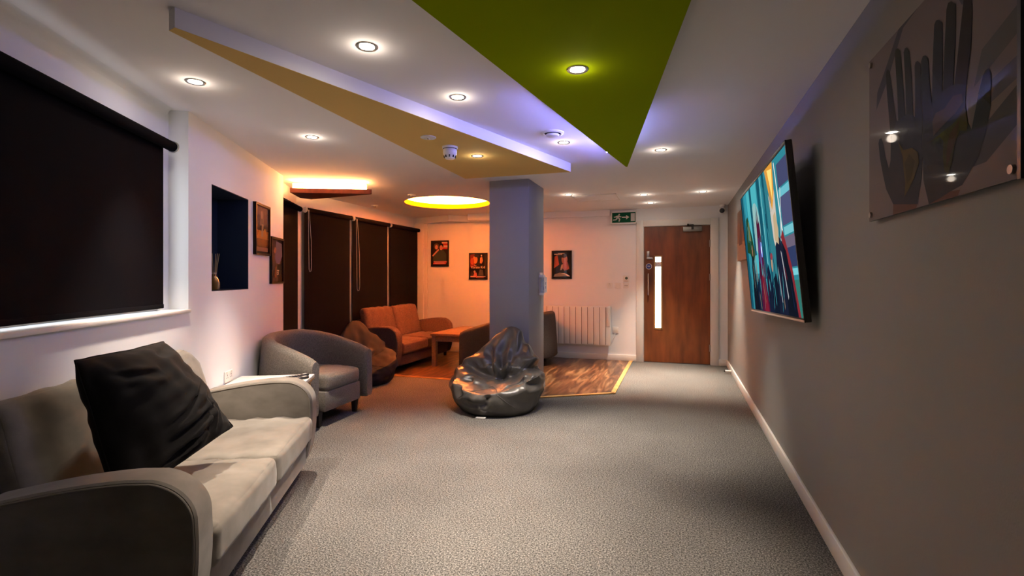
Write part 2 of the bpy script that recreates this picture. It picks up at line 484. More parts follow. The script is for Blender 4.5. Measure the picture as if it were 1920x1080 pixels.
# window 1
g = Geo()
for q in ((.9, .96), (2.1, 2.15), (3.352, 3.372)): nb(NW - .19, NW - .13, q[0], q[1], 1.092, 2.02)
nb(NW - .19, NW - .13, .9, 3.372, 1.092, 1.105); nb(NW - .19, NW - .13, .9, 3.372, 1.97, 2.02)
w1 = struct(g.build('window_1', M['trim']))
g = Geo(); nb(NW - .175, NW - .16, .95, 3.362, 1.10, 1.98); p = g.build('pane', M['daylight'], w1)
# bay mullions seen between the blinds
n_ = 2
for y in (4.985, 5.965, 6.935, 7.90):
    g = Geo(); g.box(XB, XB + .04, y - .03, y + .05, 0, 2.15)
    struct(g.build('window_%d' % n_, M['trim'], bevel=.004)); n_ += 1
g = Geo(); g.box(XB, -4.25, YB - .06, YB, 0, CEIL - .1); g.box(XB, -4.19, YB - .025, YB, 0, CEIL - .1)
struct(g.build('trim_3', M['trim'], bevel=.003))
# pillar
g = Geo(); g.box(-1.957, -1.505, 5.14, 5.765, 0, CEIL); struct(g.build('pillar', M['pillar'], bevel=.006))
g = Geo(); g.box(-1.53, -1.497, 5.70, 5.80, 0, .115); g.box(-1.957, -1.497, 5.765, 5.782, 0, .115); struct(g.build('baseboard_pillar', M['trim']))
# baseboards
g = Geo(); g.box(XR - .018, XR, YF, YB, 0, .095); struct(g.build('baseboard_right', M['trim'], bevel=.004))
g = Geo(); g.box(-4.2, -.60, YB - .018, YB, 0, .095); g.box(.573, XR, YB - .018, YB, 0, .095); struct(g.build('baseboard_back', M['trim'], bevel=.004))
g = Geo(); nb(NW, NW + .018, -2.0, 5.525, 0, .095); struct(g.build('baseboard_left', M['trim'], bevel=.004))
# boxed-in beam along the top of the back wall
g = Geo(); g.prism([(-4.42, 7.93), (-3.66, 7.68), (-3.32, 7.95), (-4.42, 7.95)], 2.245, CEIL - .001)
g.prism([(-3.34, 7.93), (-3.30, 7.66), (-2.9, 7.74), (-2.35, 7.95), (-3.34, 7.95)], 2.245, CEIL - .001)
g.prism([(-2.35, 7.87), (-1.0, 7.91), (-1.0, 7.95), (-2.35, 7.95)], 2.26, CEIL - .001)
struct(g.build('trim_4', M['white_wall']))

# ================================================================== DOOR
g = Geo()
g.box(DX0 - .10, DX0 + .008, YB - .022, YB, 0, DZ + .085); g.box(DX1 - .008, DX1 + .10, YB - .022, YB, 0, DZ + .085); g.box(DX0, DX1, YB - .022, YB, DZ - .008, DZ + .085)
g.box(DX0, DX0 + .012, YB, YB + .08, 0, DZ); g.box(DX1 - .012, DX1, YB, YB + .08, 0, DZ); g.box(DX0, DX1, YB, YB + .08, DZ - .012, DZ)
struct(g.build('trim_5', M['trim'], bevel=.003))
g = Geo()
sx0, sx1, sz0, sz1 = -.335, -.222, .51, 1.625
d0, d1, dt = DX0 + .014, DX1 - .014, DZ - .014
yl = YB + .012
g.box(d0, sx0, yl, yl + .045, .008, dt); g.box(sx1, d1, yl, yl + .045, .008, dt); g.box(sx0, sx1, yl, yl + .045, .008, sz0); g.box(sx0, sx1, yl, yl + .045, sz1, dt)
door = struct(g.build('door_1', M['door_wood']))
g = Geo(); g.box(sx0, sx1, yl + .015, yl + .03, sz0, sz1); g.build('pane', M['door_glass'], door)
g = Geo(); b_ = .014
g.box(sx0 - .005, sx0 + b_, yl - .006, yl + .015, sz0 - .005, sz1 + .005); g.box(sx1 - b_, sx1 + .005, yl - .006, yl + .015, sz0 - .005, sz1 + .005)
g.box(sx0, sx1, yl - .006, yl + .015, sz0 - .005, sz0 + b_ * 1.3); g.box(sx0, sx1, yl - .006, yl + .015, sz1 - b_, sz1 + .005)
g.build('glazing_bead', M['door_bead'], door)
g = Geo(); g.box(sx0 + .012, sx1 - .012, yl + .008, yl + .0145, 1.46, 1.535); o = g.build('notice', fm((.45, .42, .50), c2=(.75, .72, .74), ns=60), door); o['label'] = 'small pale notice on the glass'
g = Geo(); g.box(-.447, -.405, yl - .02, yl, 1.58, 1.70); g.box(-.447, -.36, yl - .055, yl - .02, 1.572, 1.602); o = g.build('handle', M['chrome'], door, bevel=.005); o['label'] = 'chrome lever lock'
g = Geo(); g.tube([(-.423, yl, 1.03), (-.423, yl - .05, 1.03), (-.423, yl - .05, 1.35), (-.423, yl, 1.35)], .009); o = g.build('pull_handle', M['chrome'], door, smooth=50); o['label'] = 'slim vertical steel pull handle'
g = Geo(); g.lathe([(.045, 0), (.045, .004)], 32, mi=0); g.lathe([(.038, .004), (.038, .0055)], 32, mi=1)
o = g.build('round_sign', [M['white_plastic'], M['blue_sign']], door); o.location = (-.415, yl, 1.466); o.rotation_euler = (math.pi / 2, 0, 0); o['label'] = 'round blue door sign with white rim'
g = Geo(); g.box(-.438, -.392, yl - .0065, yl - .0055, 1.470, 1.476); g.box(-.433, -.397, yl - .0065, yl - .0055, 1.457, 1.462); g.build('sign_lettering', M['white_plastic'], o).matrix_parent_inverse = Matrix.LocRotScale(Vector((-.415, yl, 1.466)), Matrix.Rotation(math.pi / 2, 3, 'X'), None).inverted()
for z in (.25, 1.30, 1.80):
    g = Geo(); g.box(d1 - .012, d1 + .008, yl - .012, yl + .004, z - .05, z + .05); g.build('hinge', M['steel'], door)
cl = thing('door_closer', 'silver overhead door closer on top of the wooden door', 'door closer', (.2, yl, 1.98))
g = Geo(); g.box(-.12, .15, -.05, 0, 0, .075); g.build('body', M['steel'], cl, bevel=.008)
g = Geo(); g.box(.0, .03, -.075, -.05, .03, .10); g.box(-.06, .03, -.07, -.055, .085, .105); g.box(-.06, -.04, -.07, -.034, .085, .115); g.build('arm', M['dark_wood'], cl)

# ================================================================== CEILING PANELS
tp = thing('ceiling_panel', 'long tan pointed panel with white edges hanging under the ceiling', 'ceiling panel', (0, 0, 2.27))
poly = [(-1.912, 1.46), (-1.868, 1.45), (-.935, 4.57), (-1.99, 4.56)]
g = Geo(); g.prism(poly, 0.0005, .08); g.build('edge', M['ceiling'], tp)
g = Geo(); g.prism(poly, -.001, .0004); o = g.build('underside', M['tan'], tp); o['label'] = 'tan painted underside'
gp = thing('ceiling_panel', 'lime green triangular ceiling panel with its tip toward the door', 'ceiling panel', (0, 0, 2.25))
gl = lambda y: -.422 - (4.431 - y) * .1555
gr = lambda y: -.410 + (4.431 - y) * .1758
poly = [(gl(-1.2), -1.2), (gr(-1.2), -1.2), (gr(4.431), 4.431), (gl(4.431), 4.431)]
g = Geo(); g.prism(poly, 0, .03); g.build('board', M['green'], gp)
g = Geo(); g.box(-.5, .1, .2, .4, .03, .1); g.box(-.5, -.3, 3.0, 3.2, .03, .1); g.build('hanger', M['dark_gap'], gp)
g = Geo()
ya, yb = 3.1, 4.0                              # right edge: set back over the board, washing the ceiling
g.prism([(gr(ya) - .20, ya), (gr(ya) - .19, ya), (gr(yb) - .19, yb), (gr(yb) - .20, yb)], .032, .045)
ya, yb = 2.7, 4.42                             # left edge: along the outer side of the board
g.prism([(gl(ya) - .005, ya), (gl(ya) - .0005, ya), (gl(yb) - .0005, yb), (gl(yb) - .005, yb)], .011, .028)
lip_ = Geo(); lip_.prism([(gl(ya) - .028, ya), (gl(ya) + .001, ya), (gl(yb) + .001, yb), (gl(yb) - .028, yb)], .0295, .0325); lip_.build('added_led_baffle', M['green'], gp)  # added unseen lip, blocks the strip's upward light from the nearby ceiling
o = g.build('led_strip', M['blue_led'], gp); o['label'] = 'blue light strip along the hidden top edges'
cp = thing('ceiling_panel', 'dark red brown pointed panel glowing along its top edge above the bay blinds', 'ceiling panel', (0, 0, 2.215))
tri = [na(NW + .005, 5.455)[:2], (-3.20, 4.77), (-3.23, 4.80), (-4.10, 4.88)]
tri = [(-3.985, 4.405), (-3.20, 4.765), (-3.22, 4.785), (-4.10, 4.875), (-4.15, 4.745)]
g = Geo(); g.prism(tri, 0, .05); g.build('board', M['redwood'], cp)
g = Geo(); d = Vector((.785, .36)).normalized(); nn = Vector((-d.y, d.x))
a0 = Vector((-3.985, 4.405)) + d * .02 + nn * .02; a1 = Vector((-3.20, 4.765)) - d * .06 + nn * .02
g.prism([tuple(a0), tuple(a1), tuple(a1 + nn * .015), tuple(a0 + nn * .015)], .0505, .105); o = g.build('led_strip', M['corner_led'], cp); o['label'] = 'warm light strip along the top front edge'
g = Geo(); g.box(-3.99, -3.93, 4.66, 4.72, .05, .135); g.build('hanger', M['dark_gap'], cp)

# ================================================================== DOWNLIGHTS
def light_obj(name, kind, loc, energy, color, parent=None, **kw):
    L = bpy.data.lights.new(name, kind); L.energy = energy; L.color = color
    for k_, v_ in kw.items(): setattr(L, k_, v_)
    o = bpy.data.objects.new(name, L); COL.objects.link(o); o.location = loc
    if parent: o.parent = parent
    return o
def downlight_meshes(t):
    g = Geo(); g.lathe([(.032, .004), (.034, -.003), (.046, -.006), (.050, -.002), (.050, .0)], 32, cap=False); g.build('bezel', M['chrome'], t, smooth=40)
    g = Geo(); g.lathe([(.033, 0.004), (.033, -.0015), (.02, -.004), (.001, -.005)], 24, cap=False); g.build('lens', M['lamp'], t, smooth=40)
DL = [
 (-1.35, 1.972, CEIL, 'white ceiling downlight between tan and green panels, nearest the camera', 1.0),
 (-2.473, 2.036, CEIL, 'downlight nearest the big window blind, left of the tan panel point', .9),
 (-1.223, 2.691, CEIL, 'middle downlight of the three in the white strip between tan and green panels', 1.0),
 (-.436, 2.286, 2.25, 'downlight set in the lime green ceiling panel', 1.25),
 (-2.612, 3.113, CEIL, 'downlight in the white ceiling near the wall niche, left of the tan panel', 1.0),
 (-.844, 3.852, CEIL, 'downlight right beside the round white ceiling vent', 1.0),
 (-1.524, 3.733, 2.27, 'downlight set in the tan panel beside the smoke detector', 1.0),
 (-.13, 4.329, CEIL, 'downlight just right of the green panel tip', 1.0),
 (-1.316, 6.291, CEIL, 'downlight behind the pillar, next to the ceiling hatch', 1.45),
 (-.407, 6.591, CEIL, 'downlight between hatch and door, farther from the exit sign than its neighbour', 1.45),
 (-.357, 7.323, CEIL, 'small downlight in front of the door, right above the exit sign', 1.2),
 (.298, 6.575, CEIL, 'downlight close to the grey wall before the door', 1.45),
]
for x, y, z, lab, w in DL:
    t = thing('downlight', lab, 'downlight', (x, y, z), 0, 'recessed ceiling downlights')
    downlight_meshes(t)
    light_obj('beam', 'SPOT', (0, 0, -.012), SPOT_W * w, WARM, t, spot_size=math.radians(62), spot_blend=1.0, shadow_soft_size=.03)
    light_obj('spill', 'POINT', (0, 0, -.045), GLOW_W * min(w, 1), WARM, t, shadow_soft_size=.03)

# smoke detector, blanking disc, vent, small detectors, hatch
t = thing('smoke_detector', 'white domed smoke detector hanging from the tan panel', 'smoke detector', (-1.612, 3.41, 2.27))
g = Geo(); g.lathe([(.058, 0), (.058, -.014), (.055, -.018), (.001, -.018)], 32, cap=False); g.build('base', M['white_plastic'], t, smooth=40)
g = Geo(); g.lathe([(.050, -.018), (.052, -.024), (.050, -.058), (.044, -.066), (.037, -.088), (.030, -.094), (.001, -.096)], 32, cap=False); g.build('housing', M['white_plastic'], t, smooth=40)
g = Geo(); g.lathe([(.0535, -.019), (.0535, -.0235)], 32, cap=False)
for i in range(9):
    a_ = 2 * math.pi * i / 9; g.box(-.004, .004, .036, .046, -.084, -.068, xf=lambda x, y, z, a_=a_: (x * math.cos(a_) - y * math.sin(a_), x * math.sin(a_) + y * math.cos(a_), z))
g.build('vent_slots', M['dark_gap'], t)
t = thing('detector_base', 'flat round white disc on the tan panel beside the smoke detector', 'ceiling disc', (-1.646, 3.131, 2.27))
g = Geo(); g.lathe([(.055, 0), (.053, -.006), (.03, -.010), (.001, -.011)], 32, cap=False); g.build('disc', M['white_plastic'], t, smooth=40)
g = Geo(); g.lathe([(.008, -.010), (.007, -.016), (.001, -.017)], 12, cap=False); g.build('sensor', M['steel'], t)
t = thing('ceiling_vent', 'round white air vent in the ceiling beside the green panel', 'vent', (-.866, 3.572, CEIL))
g = Geo(); g.lathe([(.085, 0), (.083, -.006), (.066, -.012), (.060, -.006)], 40, cap=False); g.build('rim', M['white_plastic'], t, smooth=40)
g = Geo(); g.lathe([(.060, -.004), (.001, -.004)], 32, cap=False); g.build('opening', M['dark_gap'], t)
g = Geo(); g.lathe([(.046, -.012), (.050, -.016), (.044, -.026), (.020, -.030), (.001, -.030)], 32, cap=False); g.build('valve_disc', M['white_plastic'], t, smooth=40)
for x, y, lab in ((-3.214, 5.666, 'tiny white ceiling detector between brown panel and glowing round recess'), (-4.20, 6.33, 'tiny white ceiling detector close above the bay blinds')):
    t = thing('ceiling_sensor', lab, 'sensor', (x, y, CEIL))
    g = Geo(); g.lathe([(.05, 0), (.05, -.010), (.046, -.014), (.001, -.014)], 24, cap=False); g.build('base', M['white_plastic'], t, smooth=40)
    g = Geo(); g.lathe([(.022, -.014), (.020, -.028), (.001, -.030)], 20, cap=False); g.build('eye', M['steel'], t, smooth=40)
t = thing('ceiling_hatch', 'flush square access hatch in the ceiling near the exit sign', 'hatch', (-1.02, 6.65, CEIL))
g = Geo(); g.box(-.27, .27, -.24, .24, -.004, 0); g.build('panel', M['ceiling'], t, bevel=.002)
g = Geo()
for q in ((-.29, .29, -.26, -.243), (-.29, .29, .243, .26), (-.29, -.273, -.26, .26), (.273, .29, -.26, .26)): g.box(*q, -.006, 0)
g.build('frame', M['trim'], t)

# ================================================================== EXIT SIGN, SWITCHES, RADIATOR, CAMERA
t = thing('exit_sign', 'green emergency exit sign with running man and arrow left of the door', 'exit sign', (-.98, 7.90, 2.125))
g = Geo(); g.box(0, .39, 0, .05, 0, .195); g.build('housing', M['white_plastic'], t, bevel=.006)
sh = [((.0, .075, .028), R(0, 0, 1, 1))]
Wt = (.55, .52, .49)
sh += [(Wt, R(.80, .12, .97, .9)), (Wt, [(.42, .46), (.60, .46), (.60, .30), (.74, .52), (.60, .74), (.60, .58), (.42, .58)]),
       (Wt, EL(.305, .80, .035, .085)), (Wt, [(.19, .68), (.28, .74), (.32, .62), (.26, .45), (.18, .42)]), (Wt, [(.20, .70), (.12, .60), (.08, .62), (.07, .55), (.13, .50), (.21, .60)]),
       (Wt, [(.27, .66), (.33, .52), (.40, .56), (.39, .64), (.34, .62), (.30, .72)]), (Wt, [(.24, .48), (.30, .34), (.27, .12), (.32, .10), (.36, .36), (.28, .54)]),
       (Wt, [(.18, .46), (.15, .34), (.04, .32), (.04, .23), (.18, .25), (.25, .42)])]
o = flat_art('pictogram', sh, t, .355, .155, dict(rough=.4), step=.0002); o.location = (.016, -.004, .02)
g = Geo(); g.box(-.004, .392, -.008, .0, -.004, .014); g.box(-.004, .392, -.008, 0, .181, .199); g.box(-.004, .013, -.008, 0, 0, .195); g.box(.375, .392, -.008, 0, 0, .195); g.build('frame', M['white_plastic'], t)

def plate(name, label, cat, x0, x1, z0, z1, bits=()):
    t = thing(name, label, cat, ((x0 + x1) / 2, YB, (z0 + z1) / 2))
    w, h = (x1 - x0) / 2, (z1 - z0) / 2
    g = Geo(); g.box(-w, w, -.011, 0, -h, h); g.build('plate', M['white_plastic'], t, bevel=.003)
    for nm, bx, mt in bits:
        g = Geo(); g.box(bx[0], bx[1], -.015, -.009, bx[2], bx[3]); g.build(nm, mt, t)
    return t
plate('light_switch', 'white wall switch leftmost in the row of three above the radiator end', 'switch', -1.052, -.966, 1.127, 1.213, [('rocker', (-.02, .02, -.015, .015), M['trim']), ('indicator', (-.005, .005, .022, .028), M['dark_gap'])])
plate('light_switch', 'white wall switch in the middle of the row of three', 'switch', -.922, -.836, 1.127, 1.213, [('rocker', (-.028, -.004, -.022, .022), M['trim']), ('rocker', (.004, .028, -.022, .022), M['trim'])])
plate('light_switch', 'white wall switch directly below the thermostat', 'switch', -.797, -.711, 1.127, 1.213, [('rocker', (-.028, .028, -.006, .006), M['chrome'])])
t = plate('thermostat', 'square white thermostat with dark round dial on the back wall', 'thermostat', -.800, -.710, 1.228, 1.328)
g = Geo(); g.lathe([(.022, 0), (.020, .012), (.001, .012)], 24, cap=False); o = g.build('dial', fm((.08, .10, .07)), t, smooth=40); o.rotation_euler = (math.pi / 2, 0, 0); o.location = (.005, -.010, .008)
g = Geo(); g.box(-.03, .03, -.0125, -.010, -.040, -.034); g.build('marking', fm((.35, .12, .08)), t)
t = plate('fused_outlet', 'white fused spur socket with cable right of the radiator', 'socket', -.963, -.870, .43, .523, [('switch', (-.02, .0, -.012, .012), M['trim']), ('fuse_holder', (.012, .03, -.012, .012), M['trim'])])
g = Geo(); g.tube([(-.01, -.006, -.046), (-.012, -.02, -.09), (-.04, -.02, -.14), (-.075, -.02, -.16)], .004, 6); g.build('cable', M['white_plastic'], t, smooth=50)

t = thing('radiator', 'white wall mounted panel radiator with vertical grooves on the back wall', 'radiator', (-2.03, YB - .002, .235))
g = Geo(); g.box(0, 1.045, -.085, -.03, 0, .61); g.build('body', M['white_plastic'], t, bevel=.008)
g = Geo()
for i in range(10):
    x = .035 + i * .094; g.box(x, x + .088, -.096, -.084, .012, .598)
g.build('fins', M['white_plastic'], t, bevel=.004)
g = Geo()
for i in range(11):
    x = .032 + i * .094; g.box(x - .0035, x + .0035, -.0955, -.084, .014, .596)
g.build('groove', fm((.16, .12, .10)), t)
g = Geo(); g.box(.978, 1.04, -.092, -.084, .30, .59); g.box(.99, 1.028, -.099, -.09, .37, .54); g.build('control_panel', M['trim'], t, bevel=.003)
for x in (.2, .8):
    g = Geo(); g.box(x, x + .05, -.03, 0, .1, .5); g.build('bracket', M['white_plastic'], t)

t = thing('security_camera', 'white dome camera with black eye in the ceiling corner by the door', 'camera', (.62, 7.86, CEIL))
g = Geo(); g.lathe([(.045, 0), (.045, -.03), (.03, -.045)], 24, cap=False); g.build('mount', M['white_plastic'], t, smooth=40)
v, f = grid_cube(10); v = v / np.linalg.norm(v, axis=1)[:, None]
o = make('housing', v * .05 + np.array([0, -.01, -.085]), f, M['white_plastic'], t, 80)
g = Geo(); g.lathe([(.036, 0), (.034, .012), (.001, .018)], 24, cap=False); o = g.build('lens', M['black_plastic'], t, smooth=60); o.location = (-.008, -.050, -.09); o.rotation_euler = (math.radians(95), 0, math.radians(-12))

t = thing('door_stop', 'small white door stop on the carpet at the foot of the grey wall', 'door stop', (.66, 7.30, 0))
g = Geo(); g.tube([(0.022, 0, .04), (-.05, 0, .04)], .012, 12); g.build('post', M['white_plastic'], t, smooth=50)
g = Geo(); g.tube([(-.05, 0, .04), (-.065, 0, .04)], .015, 12); g.build('buffer', M['black_plastic'], t, smooth=50)

# dispenser on the pillar
t = thing('leaflet_holder', 'white bracketed leaflet holder on the right face of the pillar', 'holder', (-1.505, 5.62, 1.09))
for q in ((0, .05, -.07, .03, .205, .232), (0, .05, -.07, -.02, 0, .025), (0, .008, -.05, .07, .0, .26)):
    g = Geo(); g.box(*q); g.build('bracket', M['white_plastic'], t, bevel=.002)
g = Geo(); g.box(.010, .045, -.05, .04, .028, .205); g.build('body', fm((.50, .52, .48), c2=(.36, .40, .40), ns=30), t, bevel=.004)
g = Geo(); g.box(.046, .05, -.02, .11, .03, .21); o = g.build('leaflet', M['paper'], t); o['label'] = 'white leaflet'
for q in ((.0505, .0512, .03, .05, .12, .15), (.0505, .0512, .03, .05, .075, .105), (.0453, .046, -.04, -.024, .06, .10)):
    g = Geo(); g.box(*q); g.build('marking', M['blue_sign'], t)

def socket(loc, rz, label):
    t = thing('wall_socket', label, 'socket', loc, rz)
    g = Geo(); g.box(-.073, .073, -.011, 0, -.043, .043); g.build('plate', M['white_plastic'], t, bevel=.003)
    for s_ in (-1, 1):
        g = Geo(); cx = s_ * .036
        g.box(cx - .003, cx + .003, -.0118, -.010, .006, .018); g.box(cx - .013, cx - .007, -.0118, -.010, -.010, -.004); g.box(cx + .007, cx + .013, -.0118, -.010, -.010, -.004); g.build('pin_slot', M['dark_gap'], t)
        g = Geo(); g.box(cx + s_ * .004 - .006, cx + s_ * .004 + .006, -.015, -.010, .022, .038); g.build('switch', M['trim'], t)
socket(na(NW, 4.09, .545), PHI + math.pi / 2, 'white double wall socket above the side table')

# ================================================================== BLINDS
def blind(loc, rz, W, H, label, chain=None, rad=.028, group=None, cloth0=.012):
    """local x along the roller, -y into the room, z=0 at the roller axis"""
    t = thing('roller_blind', label, 'blind', loc, rz, group)
    g = Geo(); g.tube([(.008, 0, 0), (W - .008, 0, 0)], rad, 18); g.build('roller', M['blind'], t, smooth=50)
    g = Geo(); y = rad - .004 if cloth0 > 0 else -rad
    g.box(cloth0 if cloth0 > 0 else .02, W - abs(cloth0), y - .001, y + .001, -H, 0); g.build('cloth', M['blind'], t)
    g = Geo(); g.box(abs(cloth0), W - abs(cloth0), y - .006, y + .006, -H - .012, -H + .014); g.build('bottom_bar', M['blind'], t, bevel=.004)
    for x in (-.006, W - .002):
        g = Geo(); g.lathe([(rad + .006, 0), (rad + .006, .008), (.001, .008)], 20, cap=False); o = g.build('bracket', M['white_plastic'], t, smooth=40); o.rotation_euler = (0, math.pi / 2, 0); o.location = (x, 0, 0)
    if chain:
        x, L, dx = chain
        g = Geo()
        pts = [(x, -rad, 0), (x, -rad - .004, -L * .5), (x + dx * .1, -rad - .005, -L + .03), (x + dx * .35, -rad - .006, -L), (x + dx * .75, -rad - .006, -L + .008), (x + dx, -rad - .005, -L + .07), (x + dx * .9, -rad - .004, -L * .5), (x + dx * .3, -rad, 0)]
        g.tube(pts, .0024, 6); o = g.build('chain', M['white_plastic'], t, smooth=60); o['label'] = 'white bead chain loop'
    return t
p0 = na(NW - .032, 1.0, 2.088)
blind(p0, PHI + math.pi / 2, 2.345, .968, 'large black roller blind over the window behind the velvet sofa', None, .03, 'roller blinds', .058)
blind(na(NW - .055, 5.50, 2.125), PHI + math.pi / 2, .93, 2.04, 'narrow looking end blind beside the wall pier, first of the bay blinds', None, .03, 'roller blinds')
rz = math.pi / 2     # local x -> +Y, local -y -> +X
blind((-4.325, 5.035, 2.125), rz, .925, 2.04, 'second bay blind, wide, behind the tub armchair and slouched bean bag', (.02, .76, .05), .03, 'roller blinds')
blind((-4.325, 5.995, 2.125), rz, .925, 2.04, 'third bay blind, behind the near half of the rust lit sofa', (.03, 1.02, .07), .03, 'roller blinds')
blind((-4.325, 6.955, 2.125), rz, .925, 2.04, 'last bay blind, next to the back wall corner', None, .03, 'roller blinds')

# ================================================================== SOFAS
def arm_profile():
    pts = [(.02, .09), (.02, .50), (.05, .555), (.10, .575)]
    pts += [(.10 + .42 * t, .575 + .055 * math.sin(t * 1.45)) for t in [i / 8 for i in range(1, 9)]]
    c, r = (.555, .475), .155
    for i in range(1, 13):
        a_ = math.radians(84 - i * 7.0); pts.append((c[0] + (r + .025) * math.cos(a_), c[1] + r * math.sin(a_)))
    pts += [(.738, .41), (.737, .34), (.732, .27), (.722, .20), (.705, .135), (.685, .095), (.67, .085)]
    return pts
def inset(poly, d):
    n = len(poly); out = []
    for i in range(n):
        p0, p1, p2 = Vector(poly[i - 1]), Vector(poly[i]), Vector(poly[(i + 1) % n])
        e1 = (p1 - p0).normalized(); e2 = (p2 - p1).normalized()
        n1 = Vector((e1.y, -e1.x)); n2 = Vector((e2.y, -e2.x)); b = (n1 + n2)
        b = b / max(b.length_squared / 2, .35)
        q = p1 + b * d; out.append((q.x, q.y))
    return out
def make_sofa(label, loc, rz, mt, L=1.75, arm=.135, group=None, bt=.06, bx=.155):
    t = thing('sofa', label, 'sofa', loc, rz, group)
    pr = arm_profile()
    for y0 in (0, L - arm):
        g = Geo(); rings = []
        lay = [(0, .016), (.004, .006), (.014, 0), (arm - .014, 0), (arm - .004, .006), (arm, .016)]
        v = []
        for y, d in lay:
            # polygon goes clockwise in (x,z): inward is +n
            v += [(x, y0 + y, z) for x, z in (inset(pr, d) if d else pr)]
        n = len(pr); f = [(i * n + j, i * n + (j + 1) % n, (i + 1) * n + (j + 1) % n, (i + 1) * n + j) for i in range(len(lay) - 1) for j in range(n)]
        f += [tuple(range(n)), tuple(range((len(lay) - 1) * n, len(lay) * n))]
        g.add(v, f); a_ = g.build('arm', mt, t, smooth=28)
        g = Geo()
        for y in (y0 - .001, y0 + arm + .001):
            ins = inset(pr, .012)[3:-2]
            g.tube([(x, y + (.003 if y < y0 else -.003), z) for x, z in ins], .004, 6)
        g.build('piping', mt, a_, smooth=60)
    g = Geo(); g.box(.03, .70, arm - .005, L - arm + .005, .085, .245); g.build('base', mt, t, bevel=.015)
    w = (L - 2 * arm) / 2
    for i in range(2):
        y = arm + w * (i + .5)
        v, f = soft_box(.285, w / 2 - .003, .082, .035, crown=.018, front=.012, n=22, seed=3 + i, wob=.006)
        v = v + np.array([.455, y, .318])
        make('seat_cushion', v, f, mt, t, 60)
        v, f = soft_box(bt, w / 2 - .003, .262, min(.055, bt), n=22, front=.022, seed=8 + i, wob=.008)
        th_ = math.radians(-14); c, s_ = math.cos(th_), math.sin(th_)
        e_ = np.clip(((v[:, 1] + y - L / 2) - (w - .20)) / .20, 0, 1) * (bx < .1); v[:, 2] -= .11 * e_ ** 2 * (v[:, 2] + .262) / .524
        x = v[:, 0] * c + v[:, 2] * s_; z = -v[:, 0] * s_ + v[:, 2] * c
        v = np.stack([x + bx, v[:, 1] + y, z + .605], 1)
        make('back_cushion', v, f, mt, t, 60)
    g = Geo(); g.add([(.0, arm - .003, .085), (.12, arm - .003, .085), (.07, arm - .003, .50), (.02, arm - .003, .70), (.0, arm - .003, .70),
                      (.0, L - arm + .003, .085), (.12, L - arm + .003, .085), (.07, L - arm + .003, .50), (.02, L - arm + .003, .70), (.0, L - arm + .003, .70)],
                     [(0, 1, 2, 3, 4), (9, 8, 7, 6, 5), (0, 5, 6, 1), (1, 6, 7, 2), (2, 7, 8, 3), (3, 8, 9, 4), (4, 9, 5, 0)])
    g.build('back_frame', mt, t, bevel=.02)
    for x in (.10, .62):
        for y in (.07, L - .07):
            g = Geo(); g.lathe([(.022, 0), (.028, .09)], 14, (x, y, 0)); g.build('foot', M['dark_wood'], t, smooth=40)
    return t
make_sofa('taupe velvet two seater sofa under the big window with a dark scatter cushion on it', na(NW + .025, 1.80), PHI, M['velvet'], bt=.038, bx=.082)
make_sofa('brown two seater sofa glowing orange against the bay blinds behind the wooden table', (-4.28, 5.87, 0), 0, M['rust'], bt=.06, bx=.13)

# scatter cushion: four corners found where the photo shows them
TLc, TRc, BRc, BLc = [np.array(na(*q)) for q in ((-1.315, 2.10, .982), (-1.285, 2.66, .982), (-.955, 2.615, .57), (-1.16, 2.09, .425))]
nres = 64
def cush():
    V = []; idx = {}
    nf = np.cross(TRc - TLc, BLc - TLc); nf = nf / np.linalg.norm(nf)
    if nf @ np.array([N2[0], N2[1], 0]) < 0: nf = -nf
    for side in (1, -1):
        for i in range(nres + 1):
            for j in range(nres + 1):
                u, w = i / nres, j / nres
                edge = i in (0, nres) or j in (0, nres)
                if edge and side < 0: idx[(side, i, j)] = idx[(1, i, j)]; continue
                uu, ww = u, w
                # sides bow inwards between the pointed corners
                bow = .012
                uu = u + bow * (.5 - u) * 2 * (math.sin(math.pi * w) ** 1.0) * abs(2 * u - 1)
                ww = w + bow * (.5 - w) * 2 * (math.sin(math.pi * u) ** 1.0) * abs(2 * w - 1)
                p = (TLc * (1 - uu) * (1 - ww) + TRc * uu * (1 - ww) + BRc * uu * ww + BLc * (1 - uu) * ww)
                e1 = max(0, 4 * u * (1 - u)) ; e2 = max(0, 4 * w * (1 - w))
                h = .118 * (e1 * e2) ** .56
                if side > 0:      # gathers across the lower half and a few pulls from the corners
                    for (u0, w0, u1, w1, dp, wd) in ((.28, .78, .84, .70, .016, .030), (.22, .90, .70, .84, .018, .030), (.52, .60, .90, .46, .010, .030), (.66, .90, .80, .60, .012, .022), (.76, .92, .88, .66, .010, .020), (.30, .66, .56, .60, .008, .025), (.40, .97, .62, .90, .016, .022), (.10, .16, .5, .26, .008, .035), (.62, .12, .94, .05, .010, .03)):
                        ex_, ew_ = u1 - u0, w1 - w0; q_ = min(1, max(0, ((u - u0) * ex_ + (w - w0) * ew_) / (ex_ * ex_ + ew_ * ew_)))
                        d_ = math.hypot(u - u0 - q_ * ex_, w - w0 - q_ * ew_); fd = math.sin(math.pi * min(.999, max(.001, q_))) ** .5
                        h += (e1 * e2) ** .3 * fd * dp * (1.0 * math.exp(-((d_ - wd * 1.5) / wd) ** 2) - 1.3 * math.exp(-(d_ / wd * 1.2) ** 2))
                idx[(side, i, j)] = len(V); V.append(p + nf * h * side)
    F = []
    for side in (1, -1):
        for i in range(nres):
            for j in range(nres):
                q = [idx[(side, i, j)], idx[(side, i + 1, j)], idx[(side, i + 1, j + 1)], idx[(side, i, j + 1)]]
                F.append(q if side < 0 else q[::-1])
    return np.array(V), F, idx
V, Fc, idx = cush()
pin = [idx[(1, i, j)] for i in (0, nres) for j in (0, nres)]
